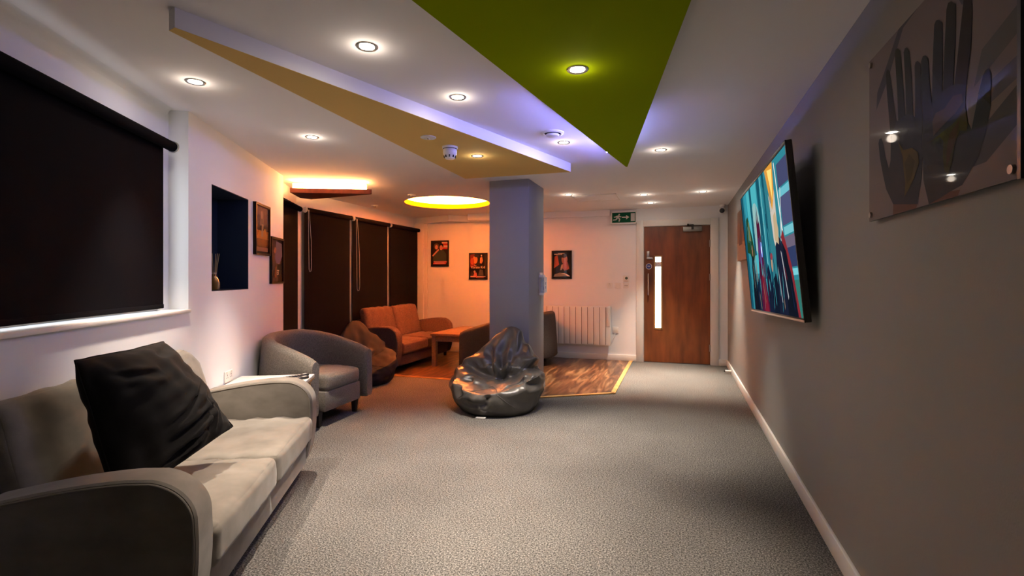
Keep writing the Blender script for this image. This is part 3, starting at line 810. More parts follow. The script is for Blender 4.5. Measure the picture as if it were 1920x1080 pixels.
V = wrinkle(V, Fc, 1.075, 90, -.010, .014, 5, pin, .006, .5)
t = thing('scatter_cushion', 'large charcoal velvet cushion leaning on the back of the taupe sofa', 'cushion', (0, 0, 0))
ctr = V.mean(0); t.location = (ctr[0], ctr[1], ctr[2] - .25)
o = make('cover', V - np.array(t.location), Fc, M['cushion'], t, 80)
g = Geo(); seam = [idx[(1, i, 0)] for i in range(nres + 1)] + [idx[(1, nres, j)] for j in range(1, nres + 1)] + [idx[(1, i, nres)] for i in range(nres - 1, -1, -1)] + [idx[(1, 0, j)] for j in range(nres - 1, 0, -1)]
g.tube([tuple(V[i] - np.array(t.location)) for i in seam + seam[:1]], .003, 6, cap=False); g.build('seam', M['cushion'], t, smooth=60)

# ================================================================== TUB ARMCHAIRS
def make_tub(label, loc, rz, mt, W=.72, D=.66, group=None):
    """front faces +x; origin on the floor at the centre of the seat"""
    t = thing('tub_armchair', label, 'armchair', loc, rz, group)
    hw = W / 2; xb, xf = -D / 2, D / 2; rr = .30
    path = [(xf, -hw)]
    for i in range(1, 9): path.append((xf - (xf - xb - rr) * i / 8, -hw))
    for i in range(1, 11):
        a_ = math.radians(-90 - 9 * i); path.append((xb + rr + rr * math.cos(a_), -hw + rr + rr * math.sin(a_)))
    for i in range(1, 9): path.append((xb, -hw + rr + (W - 2 * rr) * i / 8))
    for i in range(1, 11):
        a_ = math.radians(180 - 9 * i); path.append((xb + rr + rr * math.cos(a_), hw - rr + rr * math.sin(a_)))
    for i in range(1, 9): path.append((xb + rr + (xf - xb - rr) * i / 8, hw))
    n = len(path); V = []; T = .105; zb = .125
    for i, (x, y) in enumerate(path):
        p0, p1 = path[max(i - 1, 0)], path[min(i + 1, n - 1)]
        d = Vector((p1[0] - p0[0], p1[1] - p0[1])).normalized(); inn = Vector((d.y, -d.x)) * -1
        s_ = (xf - x) / D
        zt = .590 + .205 * (s_ ** .8) * (1 - .12 * max(0, s_ - .8)) if s_ > 0 else .59
        fl = .035 * s_ + .01                   # flares outwards at the top
        sec = []
        def P(off, z):
            k_ = fl * max(0, (z - zb) / (zt - zb)) ** 1.5
            return (x + inn.x * (off - k_), y + inn.y * (off - k_), z)
        sec += [P(.012, zb), P(.0, zb + .02), P(0, zb + .2), P(0, zt - .11), P(0, zt - .05)]
        for q in range(1, 8):
            a_ = math.pi - math.pi * q / 8
            sec.append(P(T / 2 + T / 2 * math.cos(a_), zt - .05 + .05 * math.sin(a_)))
        sec += [P(T, zt - .05), P(T, zt - .12), P(T, .40), P(T, .30), P(T, zb + .02), P(T - .012, zb)]
        if i in (0, n - 1):   # soften the arm fronts
            c = Vector((sum(q[0] for q in sec) / len(sec), sum(q[1] for q in sec) / len(sec), sum(q[2] for q in sec) / len(sec)))
            sec0 = [(q[0] - .004, q[1], q[2]) for q in sec]
            sec1 = [(q[0] + .008 , c.y + (q[1] - c.y) * .85, c.z + (q[2] - c.z) * .975) for q in sec]
            V += (sec1 + sec0) if i == 0 else (sec0 + sec1)
        else: V += sec
    m_ = 18; rows = len(V) // m_
    F = [(i * m_ + j, i * m_ + (j + 1) % m_, (i + 1) * m_ + (j + 1) % m_, (i + 1) * m_ + j) for i in range(rows - 1) for j in range(m_)]
    F += [tuple(range(m_)), tuple(range((rows - 1) * m_, rows * m_))]
    make('shell', V, F, mt, t, 45)
    g = Geo(); g.box(xb + .10, xf - .004, -hw + T - .01, hw - T + .01, .13, .305); g.build('base', mt, t, bevel=.012)
    v, f = soft_box((D - .10) / 2, hw - T - .002, .072, .04, crown=.02, front=.012, n=20, seed=4, wob=.004)
    # round the rear of the cushion to the tub
    k_ = np.clip(-v[:, 0] / (D / 2), 0, 1) ** 3; v[:, 1] *= 1 - .38 * k_
    make('seat_cushion', v + np.array([.055, 0, .372]), f, mt, t, 60)
    for x in (-.2, .26):
        for y in (-.27, .27):
            y_ = y * (.8 if x < 0 else 1)
            g = Geo(); g.box(-.018, .018, -.018, .018, 0, .135, xf=lambda a, b, c, x=x, y_=y_: (x + a * (1 + c * 3.5), y_ + b * (1 + c * 3.5), c)); g.build('leg', M['dark_wood'], t, bevel=.003)
    return t
make_tub('grey tweed tub armchair beside the white side table', (-3.215, 3.85, 0), math.radians(2), M['tweed'])
make_tub('dark tub armchair in shadow behind the pillar, its arm beside the wooden table', (-2.325, 6.37, 0), math.radians(180), M['dark_tweed'], W=.74)
make_tub('dark tub armchair half hidden right of the pillar in front of the radiator', (-2.16, 7.33, 0), math.radians(180), M['dark_tweed'], W=.74)

# ================================================================== TABLES
t = thing('side_table', 'small square white topped table between the velvet sofa and the grey armchair', 'table', na(-1.515, 3.79), PHI)
g = Geo(); g.box(0, .56, 0, .535, .478, .5); g.build('tabletop', M['white_top'], t, bevel=.002)
g = Geo(); g.box(-.001, .561, -.001, .536, .462, .4785); o = g.build('edge', M['pale_oak'], t); o['label'] = 'pale oak edge band'
g = Geo(); g.box(.03, .53, .03, .05, .40, .462); g.box(.03, .53, .485, .505, .40, .462); g.box(.03, .05, .03, .505, .40, .462); g.box(.51, .53, .03, .505, .40, .462); g.build('apron', M['pale_oak'], t)
for x in (.045, .515):
    for y in (.045, .49):
        g = Geo(); g.box(x - .022, x + .022, y - .022, y + .022, 0, .462); g.build('leg', M['pale_oak'], t, bevel=.003)
def on_side(x, y, z=.5): return na(-1.515 + x, 3.79 + y, z)
t = thing('paper', 'white sheet with grey lettering lying on the side table', 'paper', on_side(.27, .26), PHI)
g = Geo(); g.box(-.13, .13, -.10, .17, .0005, .0015); g.build('sheet', M['paper'], t)
rnd = random.Random(4)
for r_ in range(4):
    g = Geo(); y = -.07 + r_ * .055; x = -.03
    while x < .10:
        w = rnd.uniform(.012, .028); g.box(x, x + w, y, y + rnd.uniform(.008, .014), .0015, .002); x += w + rnd.uniform(.006, .02)
    g.build('lettering', M['grey_ink'], t)
for k_, (x, y, lab) in enumerate(((.437, .384, 'long black remote lying at the back of the side table, rear one of two'), (.462, .275, 'long black remote on the side table, the one nearer the sofa arm'))):
    t = thing('remote_control', lab, 'remote', on_side(x, y, .5), PHI + math.radians(45), 'remotes on the side table')
    v, f = soft_box(.125, .02, .010, .009, n=10); make('body', v + np.array([0, 0, .0105]), f, M['black_plastic'], t, 60)
    g = Geo()
    for i in range(7):
        for j in (-1, 0, 1): g.box(-.105 + i * .024, -.093 + i * .024, j * .011 - .003, j * .011 + .003, .0195, .0215)
    g.build('keypad', M['exit_white'], t)
    g = Geo(); g.box(.075, .11, -.012, .012, .0195, .021); g.build('display', M['exit_white'], t)

t = thing('coffee_table', 'rectangular oak table in the orange glow in front of the brown sofa', 'table', (-3.40, 6.52, 0))
g = Geo(); g.box(0, .64, 0, 1.15, .45, .488); g.build('tabletop', M['oak'], t, bevel=.004)
g = Geo(); g.box(.03, .61, .03, .05, .37, .45); g.box(.03, .61, 1.10, 1.12, .37, .45); g.box(.03, .05, .03, 1.12, .37, .45); g.box(.59, .61, .03, 1.12, .37, .45); g.build('apron', M['oak'], t)
for x in (.05, .59):
    for y in (.05, 1.10):
        g = Geo(); g.box(x - .033, x + .033, y - .033, y + .033, 0, .45); g.build('leg', M['oak'], t, bevel=.004)

# ================================================================== BEAN BAGS
def bean_bag(label, loc, rz, mt, seed, scale=1.0, slump=0.0, tagged=True, fold=1.3):
    """front faces -y; x to the right.  v = z + .2 y is the height of a point as seen from the front and a little above"""
    nt_, ns = 132, 84
    P = np.array([.085 + slump, .235, .795]); V = []
    for s_i in range(ns):
        s = s_i / (ns - 1)
        for j in range(nt_):
            th = 2 * math.pi * j / nt_
            cx, cy = math.cos(th), math.sin(th)
            fr = max(0.0, -cy)                         # 1 at the front
            sd = abs(cx)
            rx, ry = .452, .43
            lobes = 1 + .018 * math.cos(3 * th + .6 + seed) + .012 * math.cos(5 * th + seed)
            zS = .325 - .10 * fr ** 1.6 + .02 * cx + .02 * sd
            if s < .15:                                # underside to the floor edge
                q = s / .15; r_ = .84 * q ** .5; V.append((rx * cx * r_ * lobes, ry * cy * r_ * lobes, 0)); continue
            if s < .42:                                # bulging side wall
                q = (s - .15) / .27
                b_ = .84 + .16 * math.sin(min(1, q * 1.25) * math.pi / 2) + .035 * math.sin(q * math.pi)
                V.append((rx * cx * b_ * lobes, ry * cy * b_ * lobes, zS * q)); continue
            q = (s - .42) / .58
            S = np.array([rx * cx * lobes, ry * cy * lobes, zS])
            k = 1.0 + 1.75 * fr ** 1.2
            hz = q ** k
            p = S + (P - S) * q
            p[2] = zS + (P[2] - zS) * hz + .04 * math.sin(math.pi * min(1, q * 1.5)) * (1 - fr) * (1 if cx > 0 else .55) - .02 * math.sin(math.pi * min(1, q * 1.6)) * fr
            tip = .085 * math.sqrt(max(0, 1 - (2 * q - 1) ** 2)) * q ** 3.2 * 1.5
            p[0] += cx * tip; p[1] += cy * tip * .7
            V.append(tuple(p))
    V = np.array(V)
    F = [(i * nt_ + j, i * nt_ + (j + 1) % nt_, (i + 1) * nt_ + (j + 1) % nt_, (i + 1) * nt_ + j) for i in range(1, ns - 2) for j in range(nt_)]
    a_ = len(V); V = np.vstack([V, [[0, 0, 0], [*V[(ns - 2) * nt_:(ns - 1) * nt_].mean(0)]]])
    F += [(a_, nt_ + (j + 1) % nt_, nt_ + j) for j in range(nt_)] + [(a_ + 1, (ns - 2) * nt_ + j, (ns - 2) * nt_ + (j + 1) % nt_) for j in range(nt_)]
    used = sorted({i for q in F for i in q}); mp_ = {u: i for i, u in enumerate(used)}
    V = V[used]; F = [tuple(mp_[i] for i in q) for q in F]
    # pressed-in folds: each a polyline in (x, v), with depth, width and the height of the lip beside it
    out = V - np.array([.03, .10, .22]); out /= np.linalg.norm(out, axis=1)[:, None]
    front = np.clip((-out[:, 1] + .35) * 3, 0, 1) * (V[:, 2] > .01)
    def dist(poly, x, v):
        d = np.full(len(x), 9.0)
        for (x0, v0), (x1, v1) in zip(poly[:-1], poly[1:]):
            ex, ev = x1 - x0, v1 - v0; L2 = ex * ex + ev * ev
            t_ = np.clip(((x - x0) * ex + (v - v0) * ev) / L2, 0, 1)
            d = np.minimum(d, np.hypot(x - x0 - t_ * ex, v - v0 - t_ * ev))
        return d
    folds = [([(-.27, .375), (-.10, .325), (.066, .284), (.24, .355), (.41, .43)], .055, .040, .022),
             ([(.066, .30), (.035, .44), (.025, .56), (.09, .72)], .030, .032, .016),
             ([(.23, .74), (.225, .585), (.10, .47), (.05, .42)], .032, .030, .018),
             ([(-.10, .56), (-.075, .45), (-.02, .36)], .030, .030, .014),
             ([(-.36, .40), (-.22, .43), (-.12, .42)], .026, .026, .014),
             ([(.16, .45), (.28, .43), (.40, .44)], .030, .026, .014),
             ([(-.26, .13), (-.27, .20), (-.22, .25)], .022, .030, .016),
             ([(.20, .20), (.30, .22), (.33, .30)], .026, .026, .016),
             ([(.36, .285), (.40, .26)], .045, .035, .02), ([(-.44, .30), (-.41, .24)], .032, .030, .016),
             ([(.02, .03), (.05, .11)], .022, .022, .012), ([(-.17, .06), (-.10, .045), (.0, .05)], .014, .020, .01)]
    for poly, dep, wid, lip in folds:
        v = V[:, 2] + .2 * V[:, 1]
        d = dist(poly, V[:, 0], v)
        V = V + out * (front * fold * (-dep * np.exp(-(d / wid) ** 2) + lip * np.exp(-((d - 1.9 * wid) / (.8 * wid)) ** 2)))[:, None]
    v = V[:, 2] + .2 * V[:, 1]; d = np.hypot(V[:, 0] + .08, v - .095)
    V = V + out * (front * .03 * np.exp(-(d / .035) ** 2))[:, None]
    pin = np.where(V[:, 2] < .002)[0]
    V[:, 2] = np.maximum(V[:, 2], 0)
    V = wrinkle(V, F, 1.06, 110, -.016, .016, seed, pin, .010, .8)
    V[:, 2] = np.maximum(V[:, 2], .0)
    V = V * scale
    t = thing('bean_bag', label, 'bean bag', loc, rz)
    make('cover', V, F, mt, t, 80)
    from mathutils.bvhtree import BVHTree
    bv = BVHTree.FromPolygons([tuple(p) for p in V], F)
    dr = Vector((0, 1, -.2)).normalized()
    for poly in ([(-.337, .05), (-.17, .14), (.025, .213), (.16, .125), (.285, .02)], [(-.10, .60), (-.02, .45), (.06, .30)], [(.06, .30), (-.05, .25), (-.24, .335)], [(.06, .29), (.20, .345), (.40, .425)]):
        pts = []
        for (x0, v0), (x1, v1) in zip(poly[:-1], poly[1:]):
            for i in range(12):
                q = i / 12; x, v = (x0 + (x1 - x0) * q) * scale, (v0 + (v1 - v0) * q) * scale
                h = bv.ray_cast(Vector((x, -2, v + .4)), dr)
                if h[0] is not None: pts.append(h[0])
        if len(pts) > 3:
            pts = [pts[0]] + [(pts[i - 1] + pts[i] + pts[i + 1]) / 3 for i in range(1, len(pts) - 1)] + [pts[-1]]
            g = Geo(); g.tube(pts, .0035, 6); g.build('seam', mt, t, smooth=60)
    if tagged:
        g = Geo(); g.box(-.065, .025, -.44, -.405, .004, .012); o = g.build('tag', M['white_plastic'], t); o['label'] = 'white cloth tag at the base'
    return t
bean_bag('grey leatherette bean bag standing in front of the pillar', (-1.705, 4.70, 0), math.radians(2), M['leather'], 3)
bean_bag('dull brown bean bag slumped between the grey armchair and the brown sofa', (-3.72, 5.30, 0), math.radians(62), M['leather_brown'], 8, .95, -.05, False, .45)

# ================================================================== PICTURES
def framed(label, loc, rz, W, H, shapes, fw=.018, depth=.025, fmat=None, letter=None, cat='framed poster', group='framed posters'):
    t = thing('framed_poster', label, cat, loc, rz, group)
    g = Geo()
    g.box(0, W, -depth, 0, 0, fw); g.box(0, W, -depth, 0, H - fw, H); g.box(0, fw, -depth, 0, 0, H); g.box(W - fw, W, -depth, 0, 0, H)
    g.build('frame', fmat or M['frame'], t)
    o = flat_art('print', shapes, t, W - 2 * fw, H - 2 * fw, dict(rough=.25, coat=.4), step=.0003); o.location = (fw, -depth * .5, fw)
    if letter:
        for s_, size, c, x, z in letter: text('lettering', s_, size, fm(c), t, (x * W, -depth * .5 - .006, z * H))
    return t
BLK = (.008, .007, .008)
posters = {
 'a': [((.02, .012, .012), R(0, 0, 1, 1)), ((.50, .34, .28), R(.62, .68, 1, .98)), ((.34, .03, .03), R(.62, .84, 1, .92)), ((.34, .03, .03), R(.66, .68, 1, .75)),
       ((.09, .05, .03), EL(.28, .80, .17, .13)), ((.48, .20, .14), EL(.28, .77, .09, .095)), ((.015, .012, .012), EL(.58, .82, .15, .11)), ((.42, .17, .12), EL(.58, .74, .10, .11)),
       ((.03, .04, .03), [(.05, .22), (.14, .52), (.42, .64), (.72, .64), (.90, .48), (.92, .22)]), ((.45, .20, .14), [(.0, .42), (.06, .38), (.45, .64), (.42, .70), (.28, .62)]),
       ((.30, .26, .24), R(.10, .15, .92, .19)), ((.34, .05, .05), [(.06, .06), (.88, .06), (.96, .17), (.12, .17)]), ((.40, .32, .30), R(.18, .09, .80, .125))],
 'b': [((.015, .010, .010), R(0, 0, 1, 1)), ((.14, .02, .015), [(0, .45), (.30, .5), (.28, 1), (0, .96)]), ((.50, .20, .07), EL(.32, .77, .14, .17)), ((.30, .06, .03), EL(.14, .70, .12, .14)),
       ((.48, .22, .09), [(.60, .62), (.72, .60), (.80, .72), (.74, .88), (.62, .84)]), ((.55, .45, .40), EL(.70, .93, .04, .035)), ((.03, .025, .03), EL(.40, .92, .15, .06)),
       ((.32, .20, .16), EL(.28, .27, .06, .05)), ((.36, .10, .10), [(.18, .05), (.26, .22), (.40, .24), (.44, .05)]), ((.06, .05, .05), [(.50, .12), (.60, .36), (.80, .34), (.84, .12)]),
       ((.40, .24, .22), R(.02, .055, .34, .10)), ((.42, .30, .28), R(.42, .06, .95, .09)), ((.34, .05, .04), R(.38, .02, .85, .05))],
 'c': [((.008, .007, .007), R(0, 0, 1, 1)), ((.22, .05, .03), [(.06, .36), (.10, .82), (.26, .86), (.36, .5)]), ((.24, .10, .07), EL(.66, .70, .17, .19)), ((.03, .018, .015), EL(.62, .84, .17, .08)),
       ((.26, .09, .07), [(.50, .40), (.62, .62), (.84, .60), (.92, .34), (.66, .26)]), ((.34, .24, .18), [(.40, .28), (.52, .30), (.58, .52), (.48, .50)]),
       ((.16, .14, .12), [(.04, .04), (.10, .13), (.40, .19), (.75, .16), (.95, .05)]), ((.62, .56, .48), [(.46, .165), (.66, .175), (.86, .11), (.97, .05), (.84, .05), (.72, .12)]),
       ((.30, .24, .20), R(.08, .885, .52, .92)), ((.34, .28, .24), R(.30, .925, .66, .95))],
 'd': [((.045, .03, .03), R(0, 0, 1, 1)), ((.13, .11, .15), R(0, .6, 1, 1)), ((.22, .17, .16), [(.30, .58), (.40, .88), (.58, .92), (.66, .60)]), ((.38, .30, .26), EL(.47, .82, .08, .09)),
       ((.34, .15, .04), R(0, .30, 1, .48)), ((.50, .26, .07), [(.1, .34), (.3, .5), (.5, .42), (.7, .56), (.9, .4), (.9, .3), (.1, .3)]), ((.40, .30, .2), [(.42, .34), (.56, .36), (.60, .62), (.44, .62)]),
       ((.26, .09, .03), R(0, .16, 1, .30)), ((.03, .015, .015), R(.0, .13, 1, .17)), ((.30, .18, .16), R(.08, .03, .92, .12))],
 'e': [((.012, .009, .010), R(0, 0, 1, 1)), ((.10, .055, .05), [(0, .2), (.36, .3), (.40, .98), (0, .98)]), ((.10, .10, .19), [(.30, .55), (.42, .96), (.92, .92), (.96, .62), (.70, .42), (.42, .44)]),
       ((.20, .11, .09), [(.18, .72), (.30, .82), (.44, .78), (.40, .70), (.28, .66)]), ((.17, .09, .06), [(.24, .05), (.32, .34), (.44, .38), (.46, .06)]), ((.12, .05, .04), R(.0, .02, .6, .10))],
}
framed('black framed poster with two dark haired figures, nearest the bay corner on the back wall', (-4.115, YB, 1.487), 0, .338, .456, posters['a'])
framed('black framed poster on the back wall just left of the pillar', (-3.392, YB, 1.263), 0, .335, .454, posters['b'], letter=[('Karate Kid', .058, (.62, .45, .38), .5, .455), ('The', .03, (.35, .22, .18), .34, .525)])
framed('black framed poster on the back wall above the radiator', (-1.938, YB, 1.275), 0, .330, .455, posters['c'])
rzl = PHI + math.pi / 2
framed('higher of two framed posters beside the navy wall niche', na(NW, 4.63, 1.495), rzl, .39, .457, [(tuple(q * .55 for q in c), p) for c, p in posters['d']], fw=.02, depth=.028, fmat=M['frame_brown'])
framed('lower of two framed posters on the left wall, at the end of the pier', na(NW, 5.075, 1.232), rzl, .40, .456, posters['e'], fw=.02, depth=.024, letter=[('ET', .07, (.5, .42, .38), .52, .24)])

# hand print on clear panel
HL = [(.239,.032),(.179,.092),(.15,.15),(.125,.208),(.111,.265),(.119,.278),(.137,.277),(.152,.258),(.175,.204),(.203,.158),(.216,.18),(.219,.252),(.207,.314),(.188,.408),(.177,.482),(.183,.494),(.194,.495),(.212,.479),(.239,.383),(.265,.3),(.278,.296),(.27,.394),(.251,.525),(.259,.534),(.276,.53),(.295,.513),(.311,.427),(.33,.299),(.338,.299),(.333,.385),(.319,.499),(.328,.507),(.342,.504),(.361,.484),(.376,.396),(.386,.28),(.398,.27),(.399,.348),(.396,.424),(.402,.434),(.416,.432),(.433,.417),(.441,.333),(.444,.256),(.447,.154),(.439,.08),(.415,.008)]
HR = [(.485,-.003),(.452,.071),(.447,.154),(.447,.243),(.441,.345),(.44,.422),(.45,.431),(.464,.428),(.481,.411),(.492,.327),(.503,.275),(.506,.365),(.517,.49),(.527,.497),(.542,.492),(.562,.474),(.562,.36),(.56,.294),(.567,.291),(.569,.357),(.583,.498),(.592,.512),(.607,.508),(.629,.489),(.627,.39),(.617,.288),(.624,.288),(.634,.331),(.654,.421),(.667,.48),(.677,.485),(.694,.477),(.704,.45),(.704,.418),(.699,.347),(.678,.265),(.673,.219),(.684,.172),(.701,.149),(.731,.225),(.751,.261),(.76,.269),(.772,.269),(.782,.252),(.78,.183),(.762,.129),(.731,.076),(.66,.022),(.596,.014),(.551,.006)]
LC = [(.276,.23),(.32,.191),(.379,.184),(.419,.161),(.426,.127),(.393,.089),(.349,.057),(.327,.044),(.333,.087),(.32,.13),(.314,.172)]
RC = [(.456,.172),(.514,.174),(.574,.182),(.629,.189),(.674,.213),(.687,.166),(.681,.152),(.649,.161),(.627,.134),(.613,.092),(.596,.062),(.574,.072),(.565,.115),(.568,.155),(.551,.171)]
RC2 = [(.508,.225),(.527,.243),(.574,.24),(.618,.259),(.66,.25),(.665,.227),(.629,.211),(.574,.199),(.514,.184)]
PW, PH = .862, .592
def hn(poly): return [((x - .02) / PW, max(0.0, (y + .002)) / PH) for x, y in poly]
t = thing('wall_art', 'glossy print of two hands painted with a world map on the grey wall', 'wall art', (XR, 2.18, 1.498), -math.pi / 2)
shapes = [(((.30, .25, .25)), R(0, 0, 1, 1)),
 ((.10, .10, .125), [(.08, .66), (.20, .78), (.34, .98), (.46, 1), (.30, 1), (.18, .86), (.09, .76)]), ((.12, .12, .15), [(.70, .88), (.76, .96), (.80, .84), (.74, .80)]),
 ((.12, .12, .14), [(.70, .10), (.84, .24), (1, .34), (1, .2), (.86, .1)]), ((.17, .17, .17), [(.80, .42), (1, .52), (1, .62), (.84, .55)]), ((.16, .16, .21), [(.82, .30), (1, .36), (1, .44), (.86, .40)]),
 ((.30, .14, .10), hn([(.239, .034), (.415, .010), (.405, -.002), (.235, -.002)])), ((.30, .14, .10), hn([(.485, 0), (.551, .008), (.596, .016), (.649, .012), (.64, -.002), (.49, -.002)])),
 ((.062, .075, .105), hn(HL)), ((.062, .078, .105), hn(HR)),
 ((.035, .045, .035), hn(HL[11:20])), ((.045, .055, .030), hn(HL[20:28])), ((.045, .060, .045), hn(HL[28:36])), ((.055, .065, .080), hn(HL[36:43])),
 ((.045, .055, .065), hn(HR[11:18])), ((.035, .040, .040), hn(HR[18:26])), ((.05, .035, .032), hn(HR[26:36])), ((.03, .035, .028), hn(HR[39:45])), ((.05, .065, .085), hn(HR[4:11])),
 ((.20, .15, .05), hn(LC)), ((.10, .095, .025), hn(RC)), ((.19, .13, .11), hn(RC2)), ((.13, .06, .03), hn([(.60, .165), (.65, .19), (.64, .16), (.60, .10), (.585, .08), (.585, .12)])), ((.12, .10, .03), hn([(.33, .15), (.36, .17), (.40, .14), (.37, .09), (.345, .08)])),
]
shapes = [(tuple(v_ * (.50 if k_ < 6 else .34) for v_ in c_), p_) for k_, (c_, p_) in enumerate(shapes)]
o = flat_art('print', shapes, t, PW, PH, dict(rough=.8, coat=.22), y=-.024, step=.00008)
g = Geo(); g.box(0, PW, -.022, -.016, 0, PH); g.build('backing', M['black_plastic'], t)
for x in (.022, PW - .022):
    for z in (.022, PH - .022):
        g = Geo(); g.tube([(x, -.031, z), (x, 0, z)], .010, 14); g.build('standoff', M['steel'], t, smooth=50)
g = Geo(); g.box(PW, PW + .012, -.03, 0, -.004, PH + .004); o = g.build('edge_strip', M['black_plastic'], t)

# canvas beyond the television
t = thing('canvas_print', 'brown canvas mostly hidden behind the far end of the television', 'canvas', (XR, 6.33, 1.48), -math.pi / 2)
g = Geo(); g.box(0, .80, -.04, -.001, 0, .56); g.build('canvas', fm((.16, .07, .04), c2=(.30, .16, .10), ns=5), t, bevel=.003)
o = flat_art('print', [((.20, .10, .06), R(0, 0, 1, 1)), ((.34, .20, .12), R(0, 0, 1, .35)), ((.10, .05, .04), [(.2, .3), (.4, .8), (.6, .3)])], t, .79, .55, y=-.0405, step=.0003); o.location = (.005, 0, .005)

# ================================================================== TELEVISION
t = thing('television', 'large wall mounted television showing a teal city picture, tilted down from the grey wall', 'television')
yaw, tilt, roll, TW = .01987, .0906, -.02675, 1.688
Rz = Matrix.Rotation(yaw, 3, 'Z')
ey = Rz @ Vector((0, math.cos(roll), math.sin(roll))); ez = Rz @ Vector((-math.sin(tilt), -math.sin(roll) * math.cos(tilt), math.cos(tilt) * math.cos(roll)))
ex = -ey; yy = ez.cross(ex)
org = Vector((.63, 2.952, 1.056)) + ey * TW
mw = Matrix.Identity(4)
for i in range(3): mw[i][0], mw[i][1], mw[i][2], mw[i][3] = ex[i], yy[i], ez[i], org[i]
t.matrix_world = mw
TH = TW * .575
g = Geo(); g.box(0, TW, .004, .034, 0, TH); g.build('casing', M['tv_bezel'], t, bevel=.006)
g = Geo(); bw = .014; g.box(0, TW, -.002, .006, 0, .022); g.box(0, TW, -.002, .006, TH - .022, TH); g.box(0, bw, -.002, .006, 0, TH); g.box(TW - bw, TW, -.002, .006, 0, TH); g.build('bezel', M['tv_bezel'], t, bevel=.002)
g = Geo(); g.box(.0, TW, -.004, .0, .002, .013); o = g.build('trim_bar', M['brass_bar'], t); o['label'] = 'pale metal trim bar along the bottom edge'
g = Geo(); g.box(.55, 1.15, .034, .068, .10, .5); g.build('wall_bracket', M['black_plastic'], t)
teal, teal2, teal3, dk = (.02, .16, .20), (.05, .30, .34), (.004, .055, .085), (.003, .005, .010)
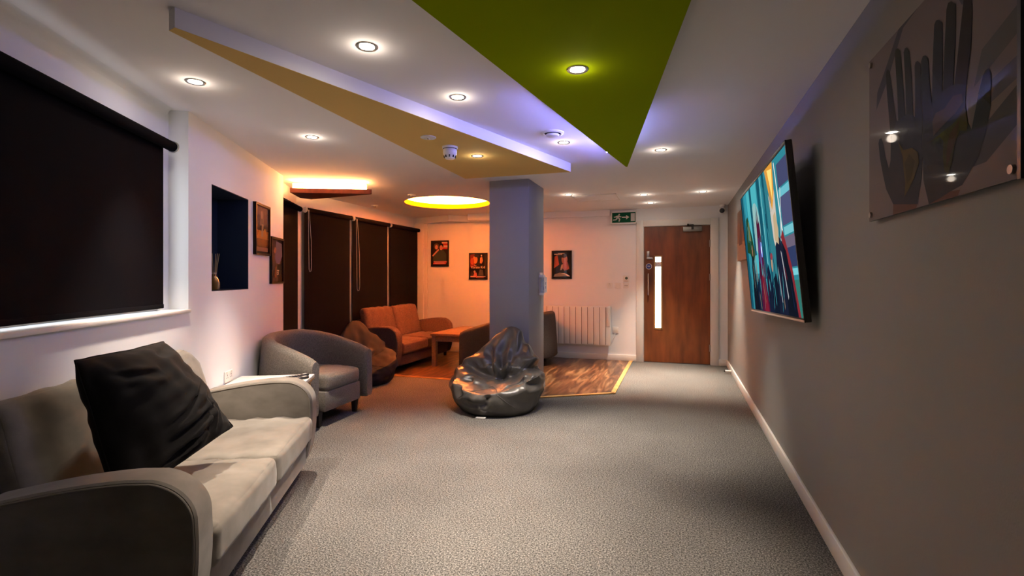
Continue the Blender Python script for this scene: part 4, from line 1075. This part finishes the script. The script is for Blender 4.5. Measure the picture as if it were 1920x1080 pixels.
S = [(teal, R(0, 0, 1, 1)), (teal2, R(.16, .30, .42, 1)), ((.20, .34, .33), EL(.34, .66, .10, .20)), (teal3, R(.0, 0, .06, 1)), (teal3, R(.24, .45, .29, 1)), ((.02, .20, .26), R(.10, .5, .15, 1)),
     (teal3, R(.44, .25, .50, 1)), ((.16, .40, .42), R(.515, .3, .525, 1)), (teal3, R(.56, .2, .60, 1)), ((.02, .13, .16), R(.60, .1, .70, .95)),
     ((.04, .045, .10), R(.84, .80, 1, .95)), ((.05, .055, .12), R(.85, .56, 1, .74)), ((.10, .08, .12), R(.86, .42, 1, .49)), ((.02, .03, .08), R(.84, .30, 1, .42)), ((.10, .34, .40), R(.84, .74, 1, .79)), ((.12, .36, .40), R(.86, .50, 1, .55)), ((.12, .40, .45), R(.85, .25, 1, .29)), ((.02, .12, .10), R(.88, 0, 1, .22)),
     ((.50, .22, .03), [(.63, 1), (.78, 1), (.76, .78), (.71, .68), (.68, .80)]), ((.85, .50, .14), [(.68, .98), (.76, .96), (.73, .76)]), ((.42, .36, .30), [(.66, .82), (.71, .70), (.77, .82), (.76, .5), (.72, .40), (.68, .5)]), ((.55, .55, .52), [(.80, .98), (.81, .98), (.84, .55), (.90, .20), (.885, .20), (.825, .55)]), ((.40, .44, .44), [(.86, .80), (.87, .8), (.80, .45), (.79, .45)]),
     ((.01, .035, .012), [(.05, .50), (.08, .78), (.14, .80), (.22, .60), (.25, .46), (.19, .38), (.12, .48)]), ((.10, .12, .05), [(.12, .60), (.14, .76), (.17, .74), (.18, .58)]),
     (dk, [(.10, 0), (.13, .36), (.17, .48), (.21, .40), (.24, .0)]), ((.20, .10, .06), EL(.185, .50, .014, .05)), ((.004, .012, .03), [(.24, 0), (.22, .2), (.29, .28), (.32, 0)]),
     ((.055, .005, .022), [(.31, .0), (.31, .30), (.34, .52), (.365, .80), (.375, .68), (.39, .84), (.40, .68), (.42, .70), (.44, .45), (.44, .26), (.48, .0)]), ((.13, .008, .02), [(.36, .0), (.36, .26), (.41, .34), (.45, .0)]), ((.07, .02, .11), [(.33, .40), (.37, .58), (.42, .5), (.40, .34)]), ((.20, .36, .95), EL(.415, .475, .014, .06)), ((.75, .85, 1.0), EL(.415, .475, .006, .03)),
     ((.004, .008, .022), [(.47, 0), (.47, .26), (.52, .36), (.58, .22), (.62, 0)]), ((.003, .006, .014), [(.56, 0), (.60, .24), (.66, .28), (.72, .0)]), ((.30, .18, .12), EL(.60, .35, .016, .06)), ((.20, .03, .04), EL(.605, .40, .022, .025)),
     ((.006, .008, .02), [(.66, .0), (.70, .46), (.76, .52), (.84, .44), (.92, .20), (.95, 0)]), ((.36, .27, .16), [(.70, .50), (.71, .66), (.75, .68), (.775, .56), (.76, .46)]), ((.16, .015, .02), [(.80, .50), (.84, .54), (.92, .30), (.97, .0), (.94, .0), (.90, .26)]), (dk, [(.82, .46), (.86, .40), (.94, .0), (.80, 0)]), ((.28, .28, .30), [(.775, .42), (.79, .40), (.83, .12), (.82, .10)]), ((.24, .24, .26), [(.70, .32), (.71, .30), (.73, .08), (.72, .08)])]
rnd = random.Random(11)
pal = [(.004, .010, .028), (.002, .004, .008), (.03, .22, .26), (.10, .008, .018), (.012, .05, .075), (.16, .12, .08), (.05, .30, .33), (.006, .012, .02)]
for i in range(70):
    x = rnd.uniform(.06, .93); w_ = rnd.uniform(.003, .010); z0 = rnd.uniform(.0, .28); h_ = rnd.uniform(.06, .24); k_ = rnd.uniform(-.02, .02)
    S.append((rnd.choice(pal), [(x, z0), (x + w_, z0 + .02), (x + w_ * .6 + k_, z0 + h_), (x + k_, z0 + h_ * .8)]))
for i in range(34):
    x = rnd.uniform(.08, .86); w_ = rnd.uniform(.002, .006); z0 = rnd.uniform(.42, .8); h_ = rnd.uniform(.08, .2)
    S.append((rnd.choice(pal[2::2]), [(x, z0), (x + w_, z0), (x + w_, min(1, z0 + h_)), (x, min(1, z0 + h_ * .9))]))
o = flat_art('screen', S, t, TW - 2 * bw, TH - .044, dict(emit=.6), y=0, step=.00003); o.location = (bw, .002, .022)

# ================================================================== REED DIFFUSER in the niche
t = thing('reed_diffuser', 'small amber glass reed diffuser standing in the navy wall niche', 'diffuser', na(NW - .075, 4.035, 1.20))
g = Geo(); g.lathe([(.001, 0), (.036, .002), (.040, .02), (.040, .055), (.030, .085), (.015, .10), (.015, .125), (.018, .13)], 20, cap=False); g.build('bottle', M['amber'], t, smooth=40)
g = Geo(); g.lathe([(.017, .118), (.017, .132), (.006, .132)], 16, cap=False); g.build('collar', M['chrome'], t, smooth=40)
for i in range(6):
    a_ = i * 1.05; g = Geo(); g.tube([(0.006 * math.cos(a_), .006 * math.sin(a_), .05), (.035 * math.cos(a_), .035 * math.sin(a_), .27)], .0022, 6); g.build('reed', M['reed'], t)
